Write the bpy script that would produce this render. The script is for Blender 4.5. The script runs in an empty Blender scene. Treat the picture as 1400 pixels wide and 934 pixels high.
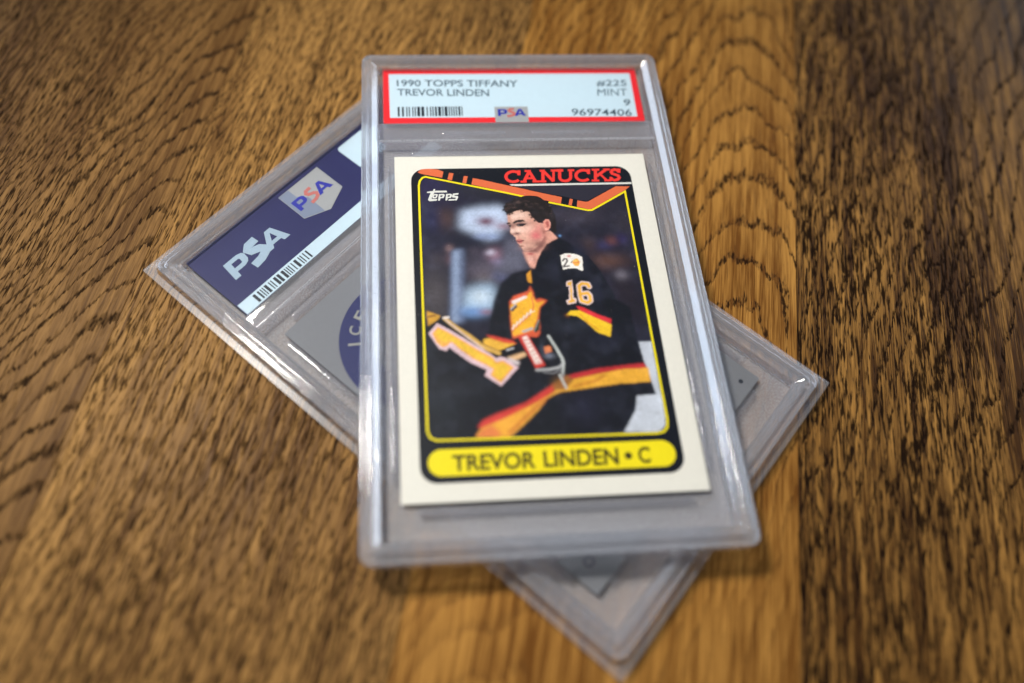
import bpy, math, random
import numpy as np
from mathutils import Matrix, Vector
from mathutils.geometry import tessellate_polygon

# ------------------------------------------------------------------ camera, world, lamps, exposure
SC = bpy.context.scene
COL = SC.collection
MM = 0.001
PITCH, ROLL, HC = 1.1079, 0.1223, 159.9464
cp, sp = math.cos(PITCH), math.sin(PITCH)
fwd = Vector((0, cp, -sp)); rt = Vector((1, 0, 0)); upv = rt.cross(fwd)
r2 = rt * math.cos(ROLL) + upv * math.sin(ROLL)
u2 = -rt * math.sin(ROLL) + upv * math.cos(ROLL)
cam = bpy.data.cameras.new('camera'); camo = bpy.data.objects.new('camera', cam); COL.objects.link(camo)
M = Matrix((r2, u2, -fwd)).transposed().to_4x4(); M.translation = Vector((0, 0, HC * MM)); camo.matrix_world = M
cam.sensor_width = 36.0; cam.lens = 1053.5832 / 1400 * 36
cam.shift_x = 42.4431 / 1400; cam.shift_y = 21.7385 / 1400
cam.clip_start = 0.005; cam.clip_end = 50
cam.dof.use_dof = True; cam.dof.focus_distance = 0.187; cam.dof.aperture_fstop = 3.4; cam.dof.aperture_blades = 9
SC.camera = camo

world = bpy.data.worlds.new('World'); SC.world = world; world.use_nodes = True
world.node_tree.nodes['Background'].inputs[0].default_value = (0.80, 0.90, 1.0, 1)
world.node_tree.nodes['Background'].inputs[1].default_value = 0.08
SC.view_settings.view_transform = 'Standard'; SC.view_settings.look = 'None'
SC.view_settings.exposure = 0.08; SC.view_settings.gamma = 1.0; SC.view_settings.use_curve_mapping = False
SC.render.engine = 'CYCLES'
SC.cycles.max_bounces = 16; SC.cycles.transparent_max_bounces = 40; SC.cycles.transmission_bounces = 12
SC.cycles.glossy_bounces = 6; SC.cycles.diffuse_bounces = 4

def area_lamp(name, az, el, dist, size, power, colour, target=(0.0, 0.095, 0.0)):
    az, el = math.radians(az), math.radians(el)
    d = Vector((math.sin(az) * math.cos(el), math.cos(az) * math.cos(el), math.sin(el)))
    l = bpy.data.lights.new(name, 'AREA'); l.shape = 'RECTANGLE'; l.size, l.size_y = size
    l.energy = power; l.color = colour
    o = bpy.data.objects.new(name, l); COL.objects.link(o)
    o.location = Vector(target) + d * dist
    o.rotation_euler = d.to_track_quat('Z', 'Y').to_euler()
    return o
def spot_lamp(name, loc, aim, watts, radius, cone, colour):
    l = bpy.data.lights.new(name, 'SPOT'); l.energy = watts; l.shadow_soft_size = radius; l.color = colour
    l.spot_size = math.radians(cone); l.spot_blend = 1.0
    o = bpy.data.objects.new(name, l); COL.objects.link(o); o.location = loc
    o.rotation_euler = (Vector(loc) - Vector(aim)).to_track_quat('Z', 'Y').to_euler(); return o
spot_lamp('table_lamp', (-0.235, 0.205, 0.47), (0.003, 0.072, 0.0), 15.0, 0.05, 50, (1.0, 0.94, 0.84))
area_lamp('window_light', -69, 29, 1.6, (1.15, 0.50), 11.5, (0.66, 0.80, 1.0))
area_lamp('far_window_light', 52, 19, 2.0, (1.3, 0.55), 15.0, (0.72, 0.84, 1.0))

# ------------------------------------------------------------------ helpers
def lin(c):
    return tuple((x / 255 / 12.92) if x / 255 <= 0.04045 else ((x / 255 + 0.055) / 1.055) ** 2.4 for x in c)
def props(o, **k):
    for a, b in k.items():
        if b is not None: o[a] = b
    return o
def empty(name, loc=(0, 0, 0), rz=0.0, parent=None, **k):
    o = bpy.data.objects.new(name, None); o.empty_display_size = 0.01
    o.location = [x * MM for x in loc]; o.rotation_euler = (0, 0, rz); COL.objects.link(o)
    if parent: o.parent = parent
    return props(o, **k)
class MB:
    def __init__(s): s.v = []; s.f = []; s.sm = []; s.angle = None
    def add(s, vs, fs, smooth=False):
        n = len(s.v); s.v += [tuple(v) for v in vs]; s.f += [tuple(i + n for i in f) for f in fs]; s.sm += [smooth] * len(fs)
    def obj(s, name, mat, parent=None, loc=(0, 0, 0), **k):
        me = bpy.data.meshes.new(name)
        me.from_pydata([(a * MM, b * MM, c * MM) for a, b, c in s.v], [], s.f)
        me.polygons.foreach_set('use_smooth', s.sm); me.materials.append(mat); me.update()
        if s.angle: me.set_sharp_from_angle(angle=math.radians(s.angle))
        o = bpy.data.objects.new(name, me); COL.objects.link(o); o.location = [x * MM for x in loc]
        if parent: o.parent = parent
        return props(o, **k)
    def flat(s, polys, z):                       # filled polygon with holes, facing up
        pl = [[Vector((x, y, 0)) for x, y in p] for p in polys]
        pts = [p for q in pl for p in q]
        tr = []
        for t in tessellate_polygon(pl):
            a, b, c = (pts[i] for i in t)
            cr = (b - a).cross(c - a).z
            if abs(cr) < 1e-9: continue
            tr.append(t if cr > 0 else t[::-1])
        s.add([(p.x, p.y, z) for p in pts], tr); return s
    def slab(s, poly, z0, z1):                   # a plate with real thickness
        a = sum(p[0] * q[1] - q[0] * p[1] for p, q in zip(poly, poly[1:] + poly[:1]))
        if a < 0: poly = poly[::-1]
        n = len(poly)
        vs = [(x, y, z0) for x, y in poly] + [(x, y, z1) for x, y in poly]
        fs = [tuple(range(n))[::-1], tuple(range(n, 2 * n))] + [(i, (i + 1) % n, n + (i + 1) % n, n + i) for i in range(n)]
        s.add(vs, fs); return s
def rrect(x0, y0, x1, y1, r, n=6):
    out = []
    for cx, cy, a0 in ((x1 - r, y1 - r, 0), (x0 + r, y1 - r, 90), (x0 + r, y0 + r, 180), (x1 - r, y0 + r, 270)):
        for i in range(n + 1):
            a = math.radians(a0 + 90 * i / n); out.append((cx + r * math.cos(a), cy + r * math.sin(a)))
    return out
def bar(x0, y0, x1, y1, z0, z1, b=0.2):          # a bar with rounded top edges
    m = MB(); rings = [(0, z0)] + [(b * (1 - math.cos(t)), z1 - b + b * math.sin(t)) for t in (0, 0.4, 0.8, 1.2, 1.5707)]
    vs = []
    for d, zz in rings:
        p = rrect(x0 + d, y0 + d, x1 - d, y1 - d, max(0.4 - d * 0.5, 0.05), 3); n = len(p); vs += [(x, y, zz) for x, y in p]
    K = len(rings)
    fs = [tuple(range(n))[::-1], tuple(range((K - 1) * n, K * n))]
    for k in range(K - 1): fs += [(k * n + i, k * n + (i + 1) % n, (k + 1) * n + (i + 1) % n, (k + 1) * n + i) for i in range(n)]
    m.add(vs, fs, True); m.angle = 35; return m
def stroke_poly(pts, w, closed=False):
    pts = [Vector(p) for p in pts]; L, Rr = [], []
    n = len(pts)
    for i, p in enumerate(pts):
        a = (p - pts[i - 1]) if i else None; b = (pts[i + 1] - p) if i < n - 1 else None
        a = a.normalized() if a is not None else b.normalized(); b = b.normalized() if b is not None else a
        na, nb = Vector((-a.y, a.x)), Vector((-b.y, b.x)); m = (na + nb)
        m = m / max(m.length_squared / 2, 0.35) if m.length > 1e-6 else na
        L.append(p + m * w / 2); Rr.append(p - m * w / 2)
    return [tuple(p) for p in L + Rr[::-1]]
def arc(cx, cy, rx, ry, a0, a1, n=12):
    return [(cx + rx * math.cos(math.radians(a0 + (a1 - a0) * i / n)), cy + ry * math.sin(math.radians(a0 + (a1 - a0) * i / n))) for i in range(n + 1)]
DG = None
def text(name, s, quad, z, mat, parent, bold=0.0, space=1.0, rot=None):
    """built-in font, fitted into the quadrilateral TL TR BR BL (mm)"""
    cu = bpy.data.curves.new(name, 'FONT'); cu.body = s; cu.size = 1; cu.offset = bold; cu.resolution_u = 4; cu.space_character = space
    t = bpy.data.objects.new(name, cu); COL.objects.link(t)
    dg = bpy.context.evaluated_depsgraph_get()
    me = bpy.data.meshes.new_from_object(t.evaluated_get(dg)); bpy.data.objects.remove(t)
    co = np.empty(len(me.vertices) * 3); me.vertices.foreach_get('co', co); co = co.reshape(-1, 3)
    lo, hi = co.min(0), co.max(0); q = (co - lo) / np.maximum(hi - lo, 1e-9)
    TL, TR, BR, BL = (np.array(p) for p in quad)
    a, b = q[:, :1], q[:, 1:2]
    xy = (TL * (1 - a) + TR * a) * b + (BL * (1 - a) + BR * a) * (1 - b)
    out = np.c_[xy, np.full(len(xy), z)] * MM
    me.vertices.foreach_set('co', out.ravel()); me.materials.clear(); me.materials.append(mat); me.update(); me.name = name
    o = bpy.data.objects.new(name, me); COL.objects.link(o); o.parent = parent
    return o

# ------------------------------------------------------------------ materials
def newmat(name):
    m = bpy.data.materials.new(name); m.use_nodes = True; nt = m.node_tree; nt.nodes.clear()
    return m, nt, nt.nodes.new('ShaderNodeOutputMaterial')
def nd(nt, t, **k):
    n = nt.nodes.new(t)
    for a, b in k.items():
        if a.startswith('i'): n.inputs[int(a[1:]) if a[1:].isdigit() else a].default_value = b
        else: setattr(n, a, b)
    return n
def mth(nt, op, a, b=None, c=None, clamp=False):
    n = nt.nodes.new('ShaderNodeMath'); n.operation = op; n.use_clamp = clamp
    for i, x in enumerate((a, b, c)):
        if x is None: continue
        if isinstance(x, (int, float)): n.inputs[i].default_value = x
        else: nt.links.new(x, n.inputs[i])
    return n.outputs[0]
def mixc(nt, f, a, b):
    n = nt.nodes.new('ShaderNodeMix'); n.data_type = 'RGBA'
    for s, x in ((0, f), (6, a), (7, b)):
        if isinstance(x, (int, float)): n.inputs[s].default_value = x
        elif isinstance(x, tuple): n.inputs[s].default_value = (*x[:3], 1)
        else: nt.links.new(x, n.inputs[s])
    return n.outputs[2]
def sstep(nt, x, lo, hi):
    n = nt.nodes.new('ShaderNodeMapRange'); n.interpolation_type = 'SMOOTHSTEP'
    nt.links.new(x, n.inputs[0]); n.inputs[1].default_value = lo; n.inputs[2].default_value = hi
    return n.outputs[0]
def noise(nt, vec, scale, detail=2.0, rough=0.5, dist=0.0):
    mp = nt.nodes.new('ShaderNodeMapping'); mp.inputs[3].default_value = scale
    nt.links.new(vec, mp.inputs[0])
    n = nt.nodes.new('ShaderNodeTexNoise'); n.inputs['Scale'].default_value = 1; n.inputs['Detail'].default_value = detail
    n.inputs['Roughness'].default_value = rough; n.inputs['Distortion'].default_value = dist
    nt.links.new(mp.outputs[0], n.inputs[0]); return n.outputs[0]

def ink(name, c, rough=0.45, spec=0.2):
    m, nt, out = newmat(name); p = nd(nt, 'ShaderNodeBsdfPrincipled'); nt.links.new(p.outputs[0], out.inputs[0])
    geo = nt.nodes.new('ShaderNodeTexCoord')
    f = noise(nt, geo.outputs['Object'], (1500, 1500, 1500), 2)
    base = lin(c)
    nt.links.new(mixc(nt, f, tuple(x * 0.94 for x in base), tuple(min(1, x * 1.06) for x in base)), p.inputs['Base Color'])
    p.inputs['Roughness'].default_value = rough; p.inputs['Specular IOR Level'].default_value = spec
    return m

def wood(name, ua, a, b, s, amp, light, dark, porec, band, dens, seed, ustart=None, vfade=None, stripes=0.3, tilt=0.0, ps=0.93, dw=1.0, tone0=0.55, gate=0.6, tcon=1.0):
    """oak: growth rings cut by the board face are curves v = const - a(sqrt((u-ua)^2+b^2)-b); open pores sit along them"""
    m, nt, out = newmat(name)
    tc = nt.nodes.new('ShaderNodeTexCoord')
    mp = nt.nodes.new('ShaderNodeMapping'); mp.inputs[3].default_value = (1000, 1000, 1000); mp.inputs[1].default_value = (0, 0, seed * 37.7)
    nt.links.new(tc.outputs['Object'], mp.inputs[0]); V = mp.outputs[0]
    sx = nt.nodes.new('ShaderNodeSeparateXYZ'); nt.links.new(V, sx.inputs[0]); u, v = sx.outputs[0], sx.outputs[1]
    warp = noise(nt, V, (0.045, 0.018, 1), 2, 0.5)
    warp2 = noise(nt, V, (0.16, 0.05, 1), 2, 0.5)
    fib = noise(nt, V, (2.2, 0.10, 1), 2, 0.6)
    fib2 = noise(nt, V, (0.9, 0.10, 1), 1, 0.5)
    uu = mth(nt, 'ADD', u, mth(nt, 'MULTIPLY', mth(nt, 'SUBTRACT', warp, 0.5), 19.0))
    du = mth(nt, 'SUBTRACT', uu, ua)
    if tilt: du = mth(nt, 'ADD', du, mth(nt, 'MULTIPLY', mth(nt, 'MAXIMUM', mth(nt, 'SUBTRACT', 112.0, v), 0.0), tilt))
    hyp = mth(nt, 'SUBTRACT', mth(nt, 'SQRT', mth(nt, 'ADD', mth(nt, 'MULTIPLY', du, du), b * b)), b)
    r = mth(nt, 'ADD', v, mth(nt, 'MULTIPLY', hyp, a))
    r = mth(nt, 'ADD', r, mth(nt, 'MULTIPLY', mth(nt, 'SUBTRACT', warp2, 0.5), amp))
    rs = r
    r = mth(nt, 'ADD', r, mth(nt, 'MULTIPLY', mth(nt, 'SUBTRACT', fib, 0.5), 5.0))
    r = mth(nt, 'ADD', r, mth(nt, 'MULTIPLY', mth(nt, 'SUBTRACT', fib2, 0.5), 3.5))
    R = mth(nt, 'DIVIDE', r, s)
    fr = mth(nt, 'FRACT', R)
    wn = nt.nodes.new('ShaderNodeTexWhiteNoise'); wn.noise_dimensions = '1D'; nt.links.new(mth(nt, 'ADD', mth(nt, 'FLOOR', R), seed * 11.3), wn.inputs['W'])
    ringw = mth(nt, 'MULTIPLY_ADD', wn.outputs[0], 0.22, 0.15)
    # sharp on one side, fading on the other
    prof = mth(nt, 'MULTIPLY', sstep(nt, fr, 0.0, 0.035), mth(nt, 'SUBTRACT', 1.0, mth(nt, 'DIVIDE', fr, ringw), clamp=True))
    prof = sstep(nt, prof, 0.02, 0.36)
    # short vessel dashes along the fibre
    d1 = noise(nt, V, (1.15 / dw, 0.34 / dw, 1), 3, 0.6)
    d2 = noise(nt, V, (1.9 / dw, 0.20 / dw, 3), 2, 0.55)
    dash = sstep(nt, d1, 0.42, 0.60)
    strong = mth(nt, 'MULTIPLY', mth(nt, 'MULTIPLY', prof, mth(nt, 'MULTIPLY_ADD', dash, gate, 1.0 - gate)), band)
    patch = noise(nt, V, (0.08, 0.03, 2), 2, 0.5)
    sc = sstep(nt, mth(nt, 'ADD', d2, mth(nt, 'MULTIPLY', mth(nt, 'SUBTRACT', patch, 0.5), 0.25)), 0.60 - 0.13 * dens, 0.76 - 0.13 * dens)
    sc = mth(nt, 'MULTIPLY', sc, min(1.0, dens * 1.1))
    if ustart: sc = mth(nt, 'MULTIPLY', sc, mth(nt, 'MULTIPLY_ADD', sstep(nt, u, *ustart), 0.75, 0.25))
    pore = mth(nt, 'MAXIMUM', strong, sc)
    if vfade: pore = mth(nt, 'MULTIPLY', pore, mth(nt, 'MULTIPLY_ADD', sstep(nt, v, *vfade), 0.75, 0.25))
    # fibres and slow tone
    f1 = noise(nt, V, (3.4, 0.09, 1), 2, 0.6)
    f2 = noise(nt, V, (0.75, 0.028, 1), 2, 0.55)
    f3 = noise(nt, V, (0.05, 0.014, 1), 2, 0.5)
    rb = noise(nt, V, (0.35, 0.015, 4), 2, 0.5)
    late = mth(nt, 'MULTIPLY', mth(nt, 'SUBTRACT', 1.0, fr), stripes)
    tone = mth(nt, 'ADD', mth(nt, 'MULTIPLY', mth(nt, 'SUBTRACT', f1, 0.5), 1.5), mth(nt, 'MULTIPLY', mth(nt, 'SUBTRACT', f2, 0.5), 1.3))
    tone = mth(nt, 'ADD', tone, mth(nt, 'MULTIPLY', mth(nt, 'SUBTRACT', f3, 0.5), 1.0))
    tone = mth(nt, 'ADD', tone, mth(nt, 'MULTIPLY', mth(nt, 'SUBTRACT', rb, 0.5), 0.6))
    tone = mth(nt, 'MULTIPLY', tone, tcon)
    tone = mth(nt, 'SUBTRACT', mth(nt, 'ADD', tone, tone0), late, clamp=True)
    base = mixc(nt, tone, dark, light)
    col = mixc(nt, mth(nt, 'MULTIPLY', pore, ps), base, porec)
    p = nd(nt, 'ShaderNodeBsdfPrincipled'); nt.links.new(col, p.inputs['Base Color'])
    nt.links.new(mth(nt, 'MULTIPLY_ADD', pore, -0.045, 0.05), p.inputs['Specular IOR Level'])
    nt.links.new(mth(nt, 'MULTIPLY_ADD', f1, 0.14, mth(nt, 'MULTIPLY_ADD', pore, 0.2, 0.36)), p.inputs['Roughness'])
    h = mth(nt, 'SUBTRACT', mth(nt, 'MULTIPLY', f1, 0.35), mth(nt, 'MULTIPLY', pore, 1.0))
    bp = nt.nodes.new('ShaderNodeBump'); bp.inputs['Strength'].default_value = 0.55; bp.inputs['Distance'].default_value = 0.00017
    nt.links.new(h, bp.inputs['Height']); nt.links.new(bp.outputs[0], p.inputs['Normal'])
    nt.links.new(p.outputs[0], out.inputs[0]); return m

def clear(name, tint=(0.97, 0.975, 0.985), haze=0.0, hazec=(0.8, 0.8, 0.85), rough=0.05, refr=0.0, bump=0.0, bscale=900, ior=1.49, trans=0.5, refl=1.0):
    """clear polystyrene: lets light straight through, mirrors at grazing angles, a little milky where it is frosted"""
    m, nt, out = newmat(name)
    tr = nd(nt, 'ShaderNodeBsdfTransparent'); tr.inputs[0].default_value = (*tint, 1)
    gl = nd(nt, 'ShaderNodeBsdfGlossy'); gl.inputs['Roughness'].default_value = rough; gl.inputs[0].default_value = (1, 1, 1, 1)
    nrm = None
    if bump:
        tc = nt.nodes.new('ShaderNodeTexCoord'); h = noise(nt, tc.outputs['Object'], (bscale,) * 3, 3, 0.6)
        bp = nt.nodes.new('ShaderNodeBump'); bp.inputs['Strength'].default_value = bump; bp.inputs['Distance'].default_value = 0.0004
        nt.links.new(h, bp.inputs['Height']); nrm = bp.outputs[0]
        nt.links.new(nrm, gl.inputs['Normal'])
    cur = tr.outputs[0]
    if refr:
        rf = nd(nt, 'ShaderNodeBsdfRefraction'); rf.inputs['IOR'].default_value = ior; rf.inputs['Roughness'].default_value = rough; rf.inputs[0].default_value = (*tint, 1)
        if nrm: nt.links.new(nrm, rf.inputs['Normal'])
        mx = nd(nt, 'ShaderNodeMixShader', i0=refr); nt.links.new(cur, mx.inputs[1]); nt.links.new(rf.outputs[0], mx.inputs[2]); cur = mx.outputs[0]
    if haze:
        df = nd(nt, 'ShaderNodeBsdfDiffuse'); df.inputs[0].default_value = (*hazec, 1)
        tl = nd(nt, 'ShaderNodeBsdfTranslucent'); tl.inputs[0].default_value = (*hazec, 1)
        mm = nd(nt, 'ShaderNodeMixShader', i0=trans); nt.links.new(df.outputs[0], mm.inputs[1]); nt.links.new(tl.outputs[0], mm.inputs[2])
        mx = nd(nt, 'ShaderNodeMixShader'); nt.links.new(cur, mx.inputs[1]); nt.links.new(mm.outputs[0], mx.inputs[2])
        tc2 = nt.nodes.new('ShaderNodeTexCoord'); hn = noise(nt, tc2.outputs['Object'], (3300,) * 3, 2, 0.6)
        nt.links.new(mth(nt, 'MULTIPLY', hn, 2 * haze), mx.inputs[0]); cur = mx.outputs[0]
    lw = nd(nt, 'ShaderNodeLayerWeight'); lw.inputs[0].default_value = 0.5
    if nrm: nt.links.new(nrm, lw.inputs['Normal'])
    f0 = ((ior - 1) / (ior + 1)) ** 2
    fac = mth(nt, 'MULTIPLY', mth(nt, 'MULTIPLY_ADD', mth(nt, 'POWER', lw.outputs['Facing'], 5.0), 1 - f0, f0), refl)
    mx = nd(nt, 'ShaderNodeMixShader'); nt.links.new(fac, mx.inputs[0]); nt.links.new(cur, mx.inputs[1]); nt.links.new(gl.outputs[0], mx.inputs[2])
    nt.links.new(mx.outputs[0], out.inputs[0]); return m

CLEAR = clear('clear_plastic')
FRAME = clear('clear_frame_plastic', tint=(0.95, 0.955, 0.975), haze=0.20, hazec=(0.86, 0.90, 1.0), rough=0.045, refr=0.62, refl=2.0, trans=0.35)
FROST = clear('frosted_plastic', tint=(0.92, 0.92, 0.94), haze=0.23, hazec=(0.78, 0.76, 0.77), rough=0.34, bump=0.7, bscale=2600, trans=0.22)
RAIL = clear('clear_rail_plastic', tint=(0.95, 0.955, 0.97), haze=0.08, hazec=(0.86, 0.86, 0.92), rough=0.07, refr=0.0, refl=2.0)
EDGE = clear('painted_highlight_edge', haze=0.33, hazec=(0.9, 0.91, 0.97), rough=0.1, refl=2.0)  # milky white haze paints in the highlight line along the well edge
FILM = clear('sleeve_film', tint=(0.985, 0.985, 0.99), haze=0.02, rough=0.12, bump=0.25, bscale=160, ior=1.4, refl=0.45)
WHITE = ink('card_white', (231, 227, 214), 0.5)
LABELW = ink('label_white', (200, 222, 232), 0.5)
RED = ink('label_red', (236, 40, 48), 0.45)
GREY_TXT = ink('label_ink', (74, 94, 106), 0.5)
BLACK = ink('print_black', (12, 16, 26), 0.42)
DARKGREY = ink('print_charcoal', (44, 42, 54), 0.42)
ORANGE = ink('print_orange', (222, 108, 66), 0.45)
YELLOW = ink('print_yellow', (242, 222, 22), 0.45)
TEAMRED = ink('print_red', (240, 58, 50), 0.45)
OLIVE = ink('print_olive', (66, 58, 14), 0.45)
RULEW = ink('print_rule', (222, 222, 214), 0.45)
NAVY = ink('label_navy', (20, 24, 84), 0.5)
LOGOW = ink('logo_pale', (160, 182, 198), 0.5)
HOLO = ink('hologram_silver', (164, 166, 166), 0.3, 0.7)
HOLOD = ink('hologram_dark_silver', (124, 136, 158), 0.3, 0.7)
BLUE = ink('logo_blue', (38, 44, 158), 0.45)
DULLRED = ink('logo_red', (196, 112, 104), 0.45)
BACKGREY = ink('card_back_grey', (122, 124, 128), 0.55)
RINGBLUE = ink('emblem_navy', (26, 34, 90), 0.5)
EMBLEMTXT = ink('emblem_letters', (150, 150, 142), 0.5)
INKDARK = ink('barcode_ink', (24, 32, 44), 0.5)
CARDEDGE = ink('card_edge', (226, 222, 210), 0.6)

# ------------------------------------------------------------------ the oak tabletop (setting)
table = empty('tabletop', (0, 0, 0), math.radians(-3.7355), kind='structure', label='brown oak tabletop of wide boards with open dark grain')
W0 = wood('oak_cathedral', -88.0, 7.0, 38.0, 10.3, 9.0, band=1.0, dens=0.9, seed=1, ustart=(-97, -118), stripes=0.15, gate=0.5, dw=0.9,
          light=(0.25, 0.130, 0.040), dark=(0.072, 0.032, 0.009), porec=(0.010, 0.006, 0.004))
W1 = wood('oak_rift', 30.0, 6.0, 38.0, 13.0, 9.0, band=0.9, dens=0.84, seed=2, stripes=0.15, ps=0.92, gate=0.85, dw=0.85,
          light=(0.36, 0.190, 0.055), dark=(0.082, 0.037, 0.011), porec=(0.014, 0.008, 0.005))
W2 = wood('oak_crown', 56.0, 5.4, 30.0, 13.2, 12.0, band=1.0, dens=0.25, seed=3, vfade=(40, 105), stripes=0.2, tcon=1.35, tilt=0.45, gate=0.85,
          light=(0.40, 0.196, 0.044), dark=(0.125, 0.048, 0.009), porec=(0.012, 0.006, 0.004))
W3 = wood('oak_dark', 165.0, 4.2, 38.0, 17.0, 10.0, band=1.0, dens=1.02, seed=4, ustart=(130, 108), stripes=0.12, dw=0.95, tone0=0.39, ps=0.95, gate=0.75,
          tcon=1.4, light=(0.36, 0.178, 0.043), dark=(0.050, 0.021, 0.006), porec=(0.007, 0.004, 0.003))
def plank(u0, u1, mat):
    m = MB(); b = 0.12; g = 0.02; y0, y1 = -170, 470
    vs = []
    for d, zz in ((0, -22), (0, -b), (b, 0)):
        vs += [(u0 + g + d, y0 + d, zz), (u1 - g - d, y0 + d, zz), (u1 - g - d, y1 - d, zz), (u0 + g + d, y1 - d, zz)]
    fs = [(3, 2, 1, 0), (8, 9, 10, 11)]
    for k in range(2): fs += [(4 * k + i, 4 * k + (i + 1) % 4, 4 * k + 4 + (i + 1) % 4, 4 * k + 4 + i) for i in range(4)]
    m.add(vs, fs); return m.obj('plank', mat, table)
SEAM = [-247.0, -168.2, -89.2, -10.6, 68.7, 147.6, 226.5]
for (a0, a1), mt in zip(zip(SEAM, SEAM[1:]), (W1, W0, W1, W2, W3, W2)): plank(a0, a1, mt)

# ------------------------------------------------------------------ the graded-card slabs
HX, HY = 39.7, 67.3
def bead(cx, cz, rx, rz, a0, a1, n=4):
    return [(cx - rx * math.cos(math.radians(a0 + (a1 - a0) * i / n)), cz + rz * math.sin(math.radians(a0 + (a1 - a0) * i / n))) for i in range(n + 1)]
PROFILE = ([(0.6, 0.0), (0.2, 0.15), (0.0, 0.6), (0.0, 2.45), (0.18, 2.6), (0.18, 2.75), (0.0, 2.9)] + bead(0.32, 4.2, 0.32, 0.3, 0, 90) +
           [(0.62, 4.5), (0.68, 4.42), (0.8, 4.42), (0.86, 4.5), (1.3, 4.52), (1.5, 4.6), (1.6, 4.8)] + bead(2.05, 4.88, 0.45, 0.42, 0, 90) +
           [(2.55, 5.3), (2.68, 5.26), (4.0, 4.24)] +
           [(4.28, 4.18), (4.3, 3.5), (4.3, 1.6), (3.9, 1.0), (3.5, 0.45), (3.2, 0.25), (2.0, 0.25), (1.6, 0.0)])
def supported(P, e=0.035):                        # hold each flat facet flat: extra loops near its two edges
    out = []
    for (a, b), (c, d) in zip(P, P[1:] + P[:1]):
        out.append((a, b)); l = math.hypot(c - a, d - b)
        if l > 0.2:
            for t in (e / l, 1 - e / l): out.append((a + (c - a) * t, b + (d - b) * t))
    return out
PROFILE = supported(PROFILE)
def frame_mesh():
    m = MB(); n = None; vs = []
    for d, zz in PROFILE:
        p = rrect(-HX + d, -HY + d, HX - d, HY - d, max(0.5, 2.4 - d * 0.45), 6); n = len(p); vs += [(x, y, zz) for x, y in p]
    K = len(PROFILE); fs = []
    for k in range(K):
        k2 = (k + 1) % K
        fs += [(k * n + i, k * n + (i + 1) % n, k2 * n + (i + 1) % n, k2 * n + i) for i in range(n)]
    m.add(vs, fs, True); m.angle = 48; return m
def slab_case(loc, rz, dv=(38.0, 42.9), **k):
    t = empty('card_case', loc, rz, **k)
    frame_mesh().obj('case_frame', FRAME, t)
    MB().slab(rrect(-35.38, -62.98, 35.38, 62.98, 0.5, 2), 0.9, 1.5).obj('back_window', FROST, t)
    MB().slab(rrect(-35.38, -62.98, 35.38, 62.98, 0.5, 2), 3.62, 4.22).obj('front_window', CLEAR, t)
    bar(-35.3, dv[0], 35.3, dv[1], 4.23, 4.75, 0.25).obj('divider', RAIL, t)
    bar(-19.5, 38.9, -3.4, 39.8, 4.76, 4.98, 0.1).obj('divider_tab', RAIL, t)
    bar(3.4, 38.9, 19.5, 39.8, 4.76, 4.98, 0.1).obj('divider_tab', RAIL, t)
    bar(-35.2, 37.1, 35.2, 37.75, 4.23, 4.5, 0.12).obj('well_edge', EDGE, t)
    if dv[1] > 42: bar(-35.2, 43.0, 35.2, 44.1, 3.0, 3.6, 0.15).obj('label_lip', RAIL, t)
    for x in (-32.75, 32.75): bar(x - 0.55, -50.6, x + 0.55, 30.2, 1.52, 3.4, 0.25).obj('card_rail', RAIL, t)
    for y, w in ((34.3, 27.4), (-57.0, 28.1)): bar(-w, y - 0.55, w, y + 0.55, 1.52, 3.4, 0.25).obj('card_rail', RAIL, t)
    return t
ZB, ZA = 0.12, 5.55
RZ_A, RZ_B = 0.1739, 0.983
slab_a = slab_case((9.2972, 100.6717, ZA), RZ_A, kind='thing', category='card case', group='graded card cases',
                   label='clear plastic card case with red bordered white label, lying crosswise on the other case')
slab_b = slab_case((-0.4341, 86.6091, ZB), RZ_B, (38.0, 41.2), kind='thing', category='card case', group='graded card cases',
                   label='lower clear plastic card case turned back up, showing a navy label')

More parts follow.
